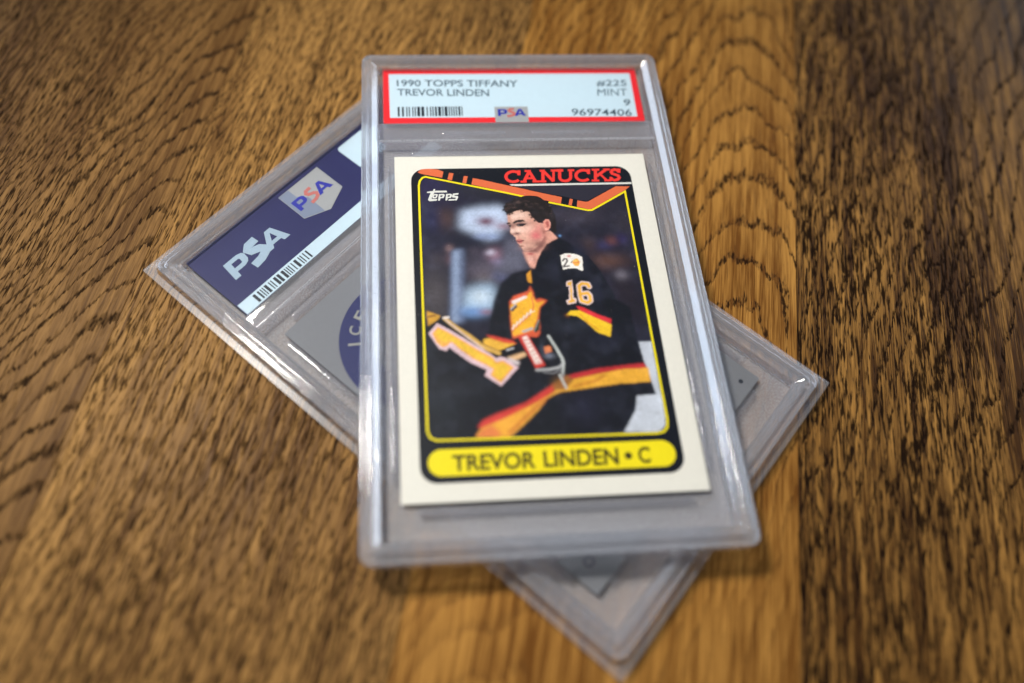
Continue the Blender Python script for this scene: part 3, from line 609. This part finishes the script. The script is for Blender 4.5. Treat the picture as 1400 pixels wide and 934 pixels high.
["s",[228,204,200],0.06,[[12.7,5.08],[12.46,5.79],[11.16,6.03],[10.37,5.41],[10.33,2.81],[10.51,1.36],[11.83,0.82],[12.54,1.29],[12.56,2.67],[12.15,3.38],[10.88,3.24]],1.309],
["s",[240,178,62],0.05,[[12.7,5.08],[12.46,5.79],[11.16,6.03],[10.37,5.41],[10.33,2.81],[10.51,1.36],[11.83,0.82],[12.54,1.29],[12.56,2.67],[12.15,3.38],[10.88,3.24]],0.743],
["p",[242,236,226],0.08,[[6.87,13.93],[8.04,14.43],[9.44,14.39],[10.81,14.14],[12.12,13.3],[11.8,9.37],[10.34,10.2],[8.69,10.32],[7.09,9.91]]],
["s",[40,34,40],0.05,[[7.31,12.4],[7.77,12.98],[8.32,12.89],[8.41,12.3],[7.88,11.52],[7.35,10.75],[8.65,10.91]],0.357],
["b",[214,80,80],0.9,[8.96,13.67,0.42,0.27]],
["p",[40,36,40],0.06,[[9.16,12.01],[9.84,12.58],[9.34,11.61]]],
["p",[240,176,80],0.08,[[9.48,11.87],[10.09,12.77],[10.85,13.01],[11.32,12.27],[11.34,11.54],[10.93,10.9],[9.98,10.93]]],
["s",[220,110,60],0.06,[[9.74,11.73],[11.28,11.94]],0.238],
["b",[250,220,120],0.6,[10.32,12.37,0.42,0.3]]]
DATA_PANEL = [[-28.09,34.1],[-28.1,36.14],[-27.6,38.63],[-25.93,40.32],[-20.67,40.43],[-2.37,40.54],[24.59,40.48],[26.35,39.68],[27.19,37.78],[27.45,35.22],[27.46,17.27],[27.34,-11.58],[27.22,-36.68],[27.16,-38.27],[26.0,-39.96],[23.55,-40.79],[0.05,-40.37],[-24.36,-39.72],[-26.4,-38.88],[-27.27,-37.14],[-27.46,-34.62],[-27.84,-0.94]]
DATA_YELLOW = [[-25.99,27.63],[-25.89,35.85],[-25.47,37.53],[-24.37,38.14],[-4.9,32.72],[5.74,29.55],[14.97,26.81],[16.28,26.87],[25.27,32.42],[25.3,24.24],[25.13,1.81],[24.84,-14.58],[25.56,-28.38],[25.24,-30.21],[24.28,-31.24],[22.64,-31.58],[-5.15,-31.35],[-24.04,-30.95],[-25.31,-30.57],[-25.95,-29.25],[-25.74,4.74]]
DATA_STICK = [[[-26.09,39.45],[-25.18,40.38],[-23.08,40.51],[-21.22,40.28],[-19.66,39.53],[-20.11,37.62],[-24.3,38.69],[-25.22,38.95]],[[-18.28,39.14],[-17.19,38.97],[-17.69,36.77],[-18.79,37.09]],[[-14.67,38.08],[-13.68,37.97],[-14.22,35.71],[-15.13,36.03]],[[-12.45,37.37],[-9.97,36.75],[-6.4,35.65],[9.2,31.01],[8.74,29.04],[-6.56,33.49],[-12.96,35.42]],[[11.11,30.5],[11.89,30.36],[11.36,28.4],[10.55,28.6]],[[12.99,30.05],[14.94,29.45],[15.57,29.56],[23.02,34.11],[26.73,34.01],[25.35,32.87],[16.4,27.42],[15.63,27.14],[12.55,28.03]]]
DATA_STICKDARK = [[[9.32,31.25],[11.22,30.59],[10.54,28.48],[8.73,28.95]],[[11.9,30.45],[13.05,30.17],[12.49,28.01],[11.36,28.34]]]
DATA_STICKTOP = [[-2.77,34.81],[1.55,33.35],[7.06,31.73],[9.32,31.25],[12.8,30.12],[14.95,29.57],[15.58,29.68],[23.03,34.17]]
DATA_RULE = [[-3.52,35.27],[27.35,35.31],[27.34,34.75],[-2.78,34.69]]
DATA_UPPER_GRAY = [[-2.53,34.68],[26.87,34.63],[23.03,34.17],[15.34,29.75],[12.8,30.18],[7.05,31.67],[1.54,33.29]]
DATA_CANUCKS_BOX = [[-4.5,39.55],[25.56,39.73],[24.96,35.68],[-4.79,35.73]]
DATA_TOPPS_BOX = [[-23.97,34.3],[-16.15,34.1],[-16.34,30.28],[-24.09,30.49]]
DATA_MAKER = [[[[-24.0,33.35],[-22.51,33.6],[-22.25,34.23],[-21.91,34.16],[-22.07,33.64],[-19.17,33.63],[-19.01,33.08],[-22.18,33.07],[-22.88,31.4],[-22.8,31.14],[-21.52,31.1],[-21.67,30.62],[-23.41,30.47],[-23.81,30.91],[-23.1,33.01],[-23.92,33.0]]],[[[-22.68,31.88],[-22.31,32.64],[-21.46,32.65],[-21.34,32.27],[-21.64,31.48],[-21.97,31.32],[-22.65,31.33]],[[-22.21,32.24],[-21.77,32.23],[-21.93,31.74],[-22.34,31.75]]],[[[-21.1,32.61],[-19.9,32.64],[-19.64,32.29],[-19.95,31.38],[-20.69,31.34],[-20.9,30.66],[-21.36,30.61]],[[-20.7,32.2],[-20.13,32.21],[-20.33,31.73],[-20.81,31.71]]],[[[-19.31,32.62],[-18.11,32.65],[-17.85,32.3],[-18.17,31.39],[-18.9,31.35],[-19.12,30.67],[-19.57,30.62]],[[-18.91,32.21],[-18.34,32.22],[-18.54,31.74],[-19.02,31.72]]],[[[-17.6,32.69],[-16.22,32.83],[-16.38,32.32],[-17.21,32.22],[-17.32,31.97],[-16.49,31.92],[-16.37,31.57],[-16.79,30.61],[-18.85,30.55],[-18.69,31.0],[-17.11,31.02],[-16.98,31.41],[-17.8,31.49],[-17.96,31.84]]]]
DATA_HAIR = [[-1.17,31.13],[-0.51,31.51],[0.31,31.64],[1.24,31.67],[2.39,31.55],[3.19,31.39],[3.96,30.88],[4.42,30.41],[5.24,29.75],[5.68,29.11],[4.24,29.06],[1.76,29.7],[-0.48,30.62]]
DATA_PLATE = [[-26.15,-35.63],[-25.81,-34.23],[-24.15,-32.95],[-0.73,-33.3],[24.52,-33.47],[25.74,-34.51],[25.96,-36.6],[25.06,-38.34],[23.53,-39.14],[-1.32,-39.06],[-24.32,-38.77],[-25.76,-37.52]]
DATA_NAME_BOX = [[-21.07,-34.48],[20.67,-34.5],[20.08,-38.4],[-21.1,-37.9]]
DATA_LAB = {"white":[[-32.92,7.75],[32.66,7.47],[32.42,-8.99],[-32.6,-7.81]],"l1":[[-30.6,5.65],[1.67,5.27],[1.52,2.8],[-30.55,3.36]],"l2":[[-30.53,2.44],[-6.29,2.05],[-6.39,-0.44],[-30.47,0.03]],"bar":[[-30.51,-3.73],[-13.64,-3.99],[-13.72,-7.36],[-30.44,-7.02]],"seal":[[-5.33,-4.11],[3.51,-4.25],[3.33,-10.5],[-5.23,-10.39]],"n":[[23.15,5.16],[31.39,5.16],[31.04,2.69],[22.87,2.71]],"m":[[22.98,1.9],[31.01,1.96],[30.8,-0.56],[22.69,-0.51]],"g":[[29.55,-1.87],[31.41,-1.84],[31.08,-4.14],[29.24,-4.16]],"c":[[15.12,-4.99],[31.19,-5.37],[30.99,-7.72],[14.88,-7.37]]}

# --- front label of the upper slab
LZ = 2.62
lab = MB().slab(rrect(-34.2, -9.5, 34.2, 9.5, 0.3, 2), LZ, LZ + 0.25).obj('grading_label', RED, slab_a, (0, 54.1, 0))
z0 = LZ + 0.25
DL = DATA_LAB
MB().flat([[(-32.7, 7.7), (32.6, 7.6), (32.4, -7.9), (-32.5, -7.6)]], z0 + 0.02).obj('white_field', LABELW, lab)
text('printed_line', '1990 TOPPS TIFFANY', DL['l1'], z0 + 0.04, GREY_TXT, lab, 0.012)
text('printed_line', 'TREVOR LINDEN', DL['l2'], z0 + 0.04, GREY_TXT, lab, 0.012)
text('printed_number', '#225', DL['n'], z0 + 0.04, GREY_TXT, lab, 0.010)
text('printed_grade', 'MINT', DL['m'], z0 + 0.04, GREY_TXT, lab, 0.0)
text('printed_grade', '9', DL['g'], z0 + 0.04, GREY_TXT, lab, 0.010)
text('printed_number', '96974406', DL['c'], z0 + 0.04, GREY_TXT, lab, 0.010)
def barcode(x0, x1, y0, y1, z, parent, seed):
    rnd = random.Random(seed); m = MB(); x = x0
    while x < x1 - 0.2:
        w = rnd.choice((0.3, 0.3, 0.5, 0.75))
        m.flat([[(x, y0), (min(x + w, x1), y0), (min(x + w, x1), y1), (x, y1)]], z); x += w + rnd.choice((0.32, 0.36, 0.6))
    return m.obj('barcode', INKDARK, parent)
barcode(-30.5, -13.7, -7.15, -3.9, z0 + 0.04, lab, 5)
seal = MB().slab([(-5.3, -9.45), (3.4, -9.45), (3.5, -4.15), (-5.3, -4.15)], z0 + 0.021, z0 + 0.05).obj('hologram_seal', HOLO, lab)
def logo(parent, x0, x1, y0, y1, z, mats, w, slant=0.0, names='logo_letter'):
    """three heavy capitals P S A"""
    W = x1 - x0; Hh = y1 - y0
    def mp(p): return (x0 + p[0] * W + slant * p[1] * Hh, y0 + p[1] * Hh)
    P = [[(0.0, 0), (0.10, 0), (0.10, 0.28), (0.24, 0.28), (0.31, 0.36), (0.34, 0.5), (0.34, 0.8), (0.31, 0.93), (0.24, 1), (0.0, 1)],
         [(0.10, 0.5), (0.10, 0.78), (0.22, 0.78), (0.24, 0.74), (0.24, 0.54), (0.22, 0.5)]]
    S = [(0.60, 1.02), (0.46, 0.98), (0.41, 0.82), (0.44, 0.64), (0.56, 0.5), (0.60, 0.36), (0.57, 0.14), (0.48, 0.02), (0.33, -0.04)]
    A = [[(0.60, 0), (0.76, 1), (0.87, 1), (1.02, 0), (0.91, 0), (0.885, 0.18), (0.735, 0.18), (0.71, 0)], [(0.757, 0.38), (0.86, 0.38), (0.815, 0.78)]]
    MB().flat([[mp(p) for p in q] for q in P], z).obj(names, mats[0], parent)
    MB().flat([stroke_poly([mp(p) for p in S], w)], z + 0.012).obj(names, mats[1], parent)
    MB().flat([[mp(p) for p in q] for q in A], z).obj(names, mats[2], parent)
logo(lab, -4.5, 2.7, -7.35, -5.0, z0 + 0.07, (BLUE, DULLRED, BLUE), 0.75)

# --- back label of the lower slab
labb = MB().slab(rrect(-34.0, -10.65, 34.0, 10.65, 0.3, 2), LZ, LZ + 0.25, ).obj('grading_label', NAVY, slab_b, (0, 52.85, 0), label='navy back label with pale logo and barcode strip')
yo = -52.85
MB().flat([[(-33.8, 42.3 + yo), (33.8, 42.3 + yo), (33.8, 45.75 + yo), (-33.8, 45.75 + yo)]], z0 + 0.02).obj('white_strip', LABELW, labb)
barcode(-29.8, -12.6, 42.7 + yo, 45.2 + yo, z0 + 0.04, labb, 9)
logo(labb, -29.3, -12.2, 51.2 + yo, 56.4 + yo, z0 + 0.03, (LOGOW, LOGOW, LOGOW), 2.1, 0.12)
hx = MB().slab([(-6.2, 61.4 + yo), (-6.3, 52.1 + yo), (0.2, 49.4 + yo), (7.0, 52.2 + yo), (7.1, 61.4 + yo)], z0 + 0.02, z0 + 0.05).obj('hologram_seal', HOLO, labb)
MB().flat([[(-6.1, 61.3 + yo), (-6.2, 52.2 + yo), (-1.2, 50.1 + yo), (-1.0, 56.0 + yo), (-3.0, 58.4 + yo), (-3.0, 61.3 + yo)]], z0 + 0.06).obj('hologram_facet', HOLOD, labb)
logo(labb, -5.3, 5.7, 54.3 + yo, 57.9 + yo, z0 + 0.09, (BLUE, DULLRED, BLUE), 0.9)
MB().slab(rrect(14.6, 52.6 + yo, 24.2, 61.8 + yo, 1.0, 4), z0 + 0.02, z0 + 0.06).obj('round_cornered_sticker', LABELW, labb)

# --- trading card in the upper slab
def card(loc, rz, stock, **k):
    t = empty('trading_card', loc, rz, **k)
    MB().slab(rrect(-31.75, -44.45, 31.75, 44.45, 0.15, 2), 0, 0.36).obj('card_stock', stock, t)
    return t
def local(slab, dx, dy, dz):
    l = slab.location; a = slab.rotation_euler[2]; c, s = math.cos(a), math.sin(a)
    return (l.x / MM + c * dx - s * dy, l.y / MM + s * dx + c * dy, l.z / MM + dz)
card_a = card(local(slab_a, 0.153, -10.7498, 2.4), RZ_A, WHITE, kind='thing', category='trading card', label='white bordered hockey trading card with yellow name bar, face up in the upper case')
cz = 0.36
MB().flat([rrect(-27.75, -40.45, 27.5, 40.5, 3.6, 8)], cz + 0.015).obj('black_panel', BLACK, card_a)
# photograph print
def raster():
    X0, X1, Y0, Y1, ST = -26.2, 25.6, -31.9, 38.4, 0.15
    nx, ny = int((X1 - X0) / ST), int((Y1 - Y0) / ST)
    xs = X0 + (np.arange(nx) + 0.5) * ST; ys = Y0 + (np.arange(ny) + 0.5) * ST
    GX, GY = np.meshgrid(xs, ys)
    img = np.zeros((ny, nx, 3)); img[:] = lin((30, 29, 44))
    def blur(a, sig):
        if sig < 0.3: return a
        r = max(1, int(3 * sig)); k = np.exp(-0.5 * (np.arange(-r, r + 1) / sig) ** 2); k /= k.sum()
        p = np.pad(a, ((r, r), (0, 0)), 'edge'); a = sum(k[i] * p[i:i + a.shape[0]] for i in range(2 * r + 1))
        p = np.pad(a, ((0, 0), (r, r)), 'edge'); return sum(k[i] * p[:, i:i + a.shape[1]] for i in range(2 * r + 1))
    for e in DATA_PHOTO:
        c = np.array(lin(e[1]))
        if e[0] == 'b':
            cx, cy, rx, ry = e[3]
            m = e[2] * np.exp(-(((GX - cx) / rx) ** 2 + ((GY - cy) / ry) ** 2) * 0.9)
        else:
            m = np.zeros((ny, nx))
            polys = [e[3]] if e[0] == 'p' else []
            if e[0] == 'p':
                P = np.array(e[3]); ins = np.zeros((ny, nx), bool)
                for (xa, ya), (xb, yb) in zip(P, np.roll(P, -1, 0)):
                    if ya == yb: continue
                    cnd = ((ya <= GY) != (yb <= GY)) & (GX < (xb - xa) * (GY - ya) / (yb - ya) + xa); ins ^= cnd
                m = ins.astype(float)
            else:
                d = np.full((ny, nx), 1e9); P = np.array(e[3])
                for A, B in zip(P[:-1], P[1:]):
                    v = B - A; t = np.clip(((GX - A[0]) * v[0] + (GY - A[1]) * v[1]) / max(v @ v, 1e-9), 0, 1)
                    d = np.minimum(d, np.hypot(GX - A[0] - t * v[0], GY - A[1] - t * v[1]))
                m = np.clip((e[4] / 2 - d) / ST + 0.5, 0, 1)
            m = blur(m, max(0.6, e[2] / ST))
        img += (c - img) * m[..., None]
    rng = np.random.default_rng(3)
    fold = blur(rng.standard_normal((ny, nx)), 9); fold /= fold.std(); cloth = blur(rng.standard_normal((ny, nx)), 4); cloth /= cloth.std()
    fine = blur(rng.standard_normal((ny, nx)), 1.2); fine /= fine.std()
    img = img * (1 + 0.035 * fold + 0.03 * cloth + 0.04 * fine)[..., None] + np.clip(0.0035 * fold + 0.003 * cloth, 0, 1)[..., None] * np.array((0.8, 0.85, 1.3))
    img = np.clip(img * (1 + 0.05 * rng.standard_normal((ny, nx, 1))) + 0.0012 * rng.standard_normal((ny, nx, 3)), 0, 1)
    return xs, ys, img
xs, ys, img = raster()
# keep the cells inside the yellow outline
YL = [(-25.6, 34.9), (-25.35, 36.6), (-24.3, 37.75), (-4.9, 32.55), (5.74, 29.4), (15.1, 26.75), (16.2, 26.8), (25.1, 32.3), (25.05, 24.2), (25.05, -28.4), (24.9, -29.8), (23.9, -31.0), (22.6, -31.3), (-5.15, -31.15), (-23.9, -30.95), (-25.2, -30.4), (-25.6, -28.9)]
ny, nx = len(ys), len(xs)
GX, GY = np.meshgrid(xs, ys); ins = np.zeros((ny, nx), bool)
for (xa, ya), (xb, yb) in zip(YL, YL[1:] + YL[:1]):
    if ya != yb: ins ^= ((ya <= GY) != (yb <= GY)) & (GX < (xb - xa) * (GY - ya) / (yb - ya) + xa)
idx = np.arange(ny * nx).reshape(ny, nx)
ok = ins[:-1, :-1] & ins[1:, 1:] & ins[1:, :-1] & ins[:-1, 1:]
q = np.stack([idx[:-1, :-1], idx[:-1, 1:], idx[1:, 1:], idx[1:, :-1]], -1)[ok]
used = np.unique(q); remap = -np.ones(ny * nx, int); remap[used] = np.arange(len(used)); q = remap[q]
co = np.stack([GX.ravel(), GY.ravel(), np.full(ny * nx, cz + 0.03)], -1)[used] * MM
me = bpy.data.meshes.new('player_photo'); me.vertices.add(len(co)); me.vertices.foreach_set('co', co.ravel().astype(np.float32))
me.loops.add(q.size); me.loops.foreach_set('vertex_index', q.ravel().astype(np.int32))
me.polygons.add(len(q)); me.polygons.foreach_set('loop_start', np.arange(0, q.size, 4, dtype=np.int32))
me.update(calc_edges=True)
at = me.color_attributes.new('print', 'FLOAT_COLOR', 'POINT')
at.data.foreach_set('color', np.c_[img.reshape(-1, 3)[used], np.ones(len(used))].ravel().astype(np.float32))
pm, nt, out = newmat('photo_print'); p = nd(nt, 'ShaderNodeBsdfPrincipled'); a_ = nd(nt, 'ShaderNodeAttribute', attribute_name='print')
nt.links.new(a_.outputs[0], p.inputs['Base Color']); p.inputs['Roughness'].default_value = 0.45; p.inputs['Specular IOR Level'].default_value = 0.2
nt.links.new(p.outputs[0], out.inputs[0]); me.materials.append(pm)
po = bpy.data.objects.new('player_photo', me); COL.objects.link(po); po.parent = card_a
# crisp graphics over the photograph
MB().flat([DATA_UPPER_GRAY], cz + 0.03).obj('charcoal_field', DARKGREY, card_a)
yl = MB(); Yc = [(-25.95, 28), (-25.9, 35.4), (-25.6, 36.8), (-24.9, 37.75), (-24.2, 38.0), (-4.9, 32.75), (1.0, 31.05)]
yl.flat([stroke_poly([(5.74, 29.55), (15.2, 26.9), (16.2, 26.95), (25.27, 32.45), (25.3, 24.2), (25.4, -28.6), (25.15, -30.2), (24.2, -31.3), (22.7, -31.6), (-5.2, -31.4), (-24.1, -31.2), (-25.35, -30.6), (-25.95, -29.2)] + Yc, 0.5)], cz + 0.06)
yl.obj('yellow_outline', YELLOW, card_a)
for s_ in DATA_STICK: MB().flat([s_], cz + 0.05).obj('stick_stripe', ORANGE, card_a)
for s_ in DATA_STICKDARK: MB().flat([s_], cz + 0.045).obj('stick_tape', BLACK, card_a)
MB().flat([stroke_poly(DATA_STICKTOP, 0.22)], cz + 0.055).obj('stick_outline', BLACK, card_a)
MB().flat([DATA_RULE], cz + 0.05).obj('white_rule', RULEW, card_a)
# the player's hair stands in front of the outline and the stick
# slab-serif team name
def team():
    G = {}
    w = 0.20
    sr = lambda x, y, l: [(x - l / 2, y), (x + l / 2, y)]
    G['C'] = [arc(0.5, 0.5, 0.40, 0.42, 48, 318, 16), [(0.80, 0.60), (0.80, 1.0)]]
    G['A'] = [[(0.12, 0.06), (0.44, 0.95)], [(0.40, 0.95), (0.80, 0.06)], [(0.28, 0.34), (0.66, 0.34)], sr(0.10, 0.07, 0.36), sr(0.82, 0.07, 0.40), [(0.16, 0.93), (0.52, 0.93)]]
    G['N'] = [[(0.16, 0.06), (0.16, 0.94)], [(0.16, 0.94), (0.80, 0.06)], [(0.80, 0.06), (0.80, 0.94)], sr(0.16, 0.07, 0.40), [(-0.04, 0.93), (0.26, 0.93)], sr(0.82, 0.93, 0.38)]
    G['U'] = [[(0.16, 0.94), (0.16, 0.4)] + arc(0.47, 0.38, 0.31, 0.30, 180, 360, 10) + [(0.78, 0.94)], sr(0.16, 0.93, 0.40), sr(0.80, 0.93, 0.36)]
    G['K'] = [[(0.18, 0.06), (0.18, 0.94)], [(0.24, 0.42), (0.74, 0.94)], [(0.42, 0.58), (0.80, 0.06)], sr(0.18, 0.07, 0.40), sr(0.18, 0.93, 0.40), sr(0.76, 0.93, 0.36), sr(0.82, 0.07, 0.34)]
    G['S'] = [[(0.76, 0.70), (0.66, 0.86), (0.46, 0.92), (0.26, 0.86), (0.20, 0.72), (0.28, 0.60), (0.50, 0.52), (0.72, 0.44), (0.80, 0.28), (0.70, 0.14), (0.48, 0.08), (0.28, 0.13), (0.18, 0.30)], [(0.77, 0.66), (0.77, 0.98)], [(0.17, 0.02), (0.17, 0.34)]]
    xr = [(0, .155), (.150, .295), (.305, .445), (.445, .595), (.592, .745), (.745, .905), (.885, 1.0)]
    TL, TR, BR, BL = (Vector(p) for p in DATA_CANUCKS_BOX)
    def mp(x, y): return (TL * (1 - x) + TR * x) * y + (BL * (1 - x) + BR * x) * (1 - y)
    for ch, (a, b) in zip('CANUCKS', xr):
        m = MB()
        for k, st in enumerate(G[ch]):
            pts = [tuple(mp(a + (b - a) * p[0], p[1])) for p in st]
            m.flat([stroke_poly(pts, 0.80 if len(st) > 2 or k < 2 else 0.62)], cz + 0.06 + 0.004 * k)
        m.obj('team_letter', TEAMRED, card_a)
team()
# maker's script logo
mk = MB()
for k, pl_ in enumerate(DATA_MAKER): mk.flat(pl_, cz + 0.06 + 0.003 * k)
mk.obj('maker_logo', RULEW, card_a)
MB().flat([DATA_HAIR], cz + 0.07).obj('player_hair', ink('print_hair', (32, 25, 25)), card_a)
MB().flat([rrect(-26.1, -39.0, 25.9, -33.2, 2.85, 8)], cz + 0.03).obj('name_bar', YELLOW, card_a)
for w_, xa, xb in (('TREVOR', -21.1, -3.7), ('LINDEN', -2.15, 13.75), ('C', 17.85, 20.5)):
    text('name_lettering', w_, [(xa, -34.5), (xb, -34.5), (xb - 0.2, -38.15), (xa, -38.05)], cz + 0.045, OLIVE, card_a, 0.026)
MB().flat([arc(15.75, -36.3, 0.8, 0.8, 0, 342, 18)], cz + 0.045).obj('name_dot', OLIVE, card_a)

# --- card in the lower slab, back up
card_b = card(local(slab_b, 0.0, -11.9, 2.4), RZ_B, BACKGREY, kind='thing', category='trading card', label='grey backed trading card with round navy emblem, in the lower case')
yb = 11.9
MB().flat([arc(-12.5, 9 + yb, 18.0, 18.0, 0, 351, 60)], cz + 0.015).obj('round_emblem', RINGBLUE, card_b)
MB().flat([arc(-12.5, 9 + yb, 10.6, 10.6, 0, 351, 48)], cz + 0.03).obj('emblem_centre', BACKGREY, card_b)
for ch, ang in (('I', 137.5), ('C', 123.5), ('E', 107.5), ('B', 86)):
    ca, sa = math.cos(math.radians(ang)), math.sin(math.radians(ang)); hw = 0.3 if ch == 'I' else 1.15
    c0 = Vector((-12.5, 9 + yb)); rad = Vector((ca, sa)); tan = Vector((sa, -ca))
    qd = [tuple(c0 + rad * r_ + tan * t_) for r_, t_ in ((15.9, -hw), (15.9, hw), (13.1, hw), (13.1, -hw))]
    text('emblem_letter', ch, qd, cz + 0.03, EMBLEMTXT, card_b, 0.02)
MB().flat([arc(28.2, -53.5 + yb, 0.55, 0.55, 0, 345, 16)], cz + 0.02).obj('printed_dot', INKDARK, card_b)
MB().flat([arc(-27.4, -51.0 + yb, 1.35, 1.35, 0, 300, 6), arc(-27.4, -51.0 + yb, 0.8, 0.8, 0, 300, 6)], cz + 0.02).obj('printed_mark', ink('mark_grey', (66, 70, 78)), card_b)

# --- soft sleeve round the lower slab
def sleeve():
    m = MB(); rings = [(0.5, 0.05), (-0.35, 0.7), (-0.6, 2.2), (-2.0, 2.6), (-2.0, 2.66), (-0.55, 3.1), (-0.28, 5.0), (0.7, 5.46)]
    n = None; vs = []
    for k, (d, zz) in enumerate(rings):
        p = rrect(-HX + d, -HY + d, HX - d, HY - d, 0.25 if k in (3, 4) else 2.6, 5); n = len(p); vs += [(x, y, zz) for x, y in p]
    K = len(rings); fs = [tuple(range((K - 1) * n, K * n)), tuple(range(n))[::-1]]
    for k in range(K - 1): fs += [(k * n + i, k * n + (i + 1) % n, (k + 1) * n + (i + 1) % n, (k + 1) * n + i) for i in range(n)]
    m.add(vs, fs); return m
so = sleeve().obj('plastic_sleeve', FILM, None, (-0.4341, 86.6091, ZB - 0.06), kind='thing', category='sleeve', label='thin clear film sleeve with pointed corners wrapped round the lower case')
so.rotation_euler = (0, 0, RZ_B)
edge = MB(); outer = rrect(-HX - 2.1, -HY - 2.1, HX + 2.1, HY + 2.1, 0.3, 3); inner = rrect(-HX - 0.45, -HY - 0.45, HX + 0.45, HY + 0.45, 2.0, 3)
n_ = len(outer); vs_ = [(x, y, zz) for zz in (-0.09, 0.09) for p_ in (outer, inner) for x, y in p_]
fs_ = []
for i in range(n_):
    k = (i + 1) % n_
    fs_ += [(2 * n_ + i, 2 * n_ + k, 3 * n_ + k, 3 * n_ + i), (n_ + i, n_ + k, k, i), (i, k, 2 * n_ + k, 2 * n_ + i), (3 * n_ + i, 3 * n_ + k, n_ + k, n_ + i)]
edge.add(vs_, fs_); edge.obj('welded_seam', clear('seam_plastic', haze=0.12, hazec=(0.85, 0.87, 0.95), rough=0.2, refl=0.9), so, (0, 0, 2.63))
# a few specks of dust on the upper slab
rnd = random.Random(11); dm = MB()
for _ in range(90):
    x, y = rnd.uniform(-34, 34), rnd.uniform(-61, 62); r_ = rnd.choice((0.03, 0.04, 0.05, 0.07)); a0 = rnd.uniform(0, 3)
    if 37 < y < 43.2: continue
    ring = [(x + r_ * rnd.uniform(0.6, 1.5) * math.cos(a0 + t * 1.2566), y + r_ * rnd.uniform(0.6, 1.5) * math.sin(a0 + t * 1.2566)) for t in range(5)]
    dm.add([(a, b, 4.222) for a, b in ring] + [(x, y, 4.222 + r_ * 0.8)], [(t, (t + 1) % 5, 5) for t in range(5)])
du_ = dm.obj('dust', ink('dust_grey', (190, 188, 182), 0.9, 0.05), None, (9.2972, 100.6717, ZA), kind='stuff', label='fine pale dust specks on the face of the upper card case')
du_.rotation_euler = (0, 0, RZ_A)
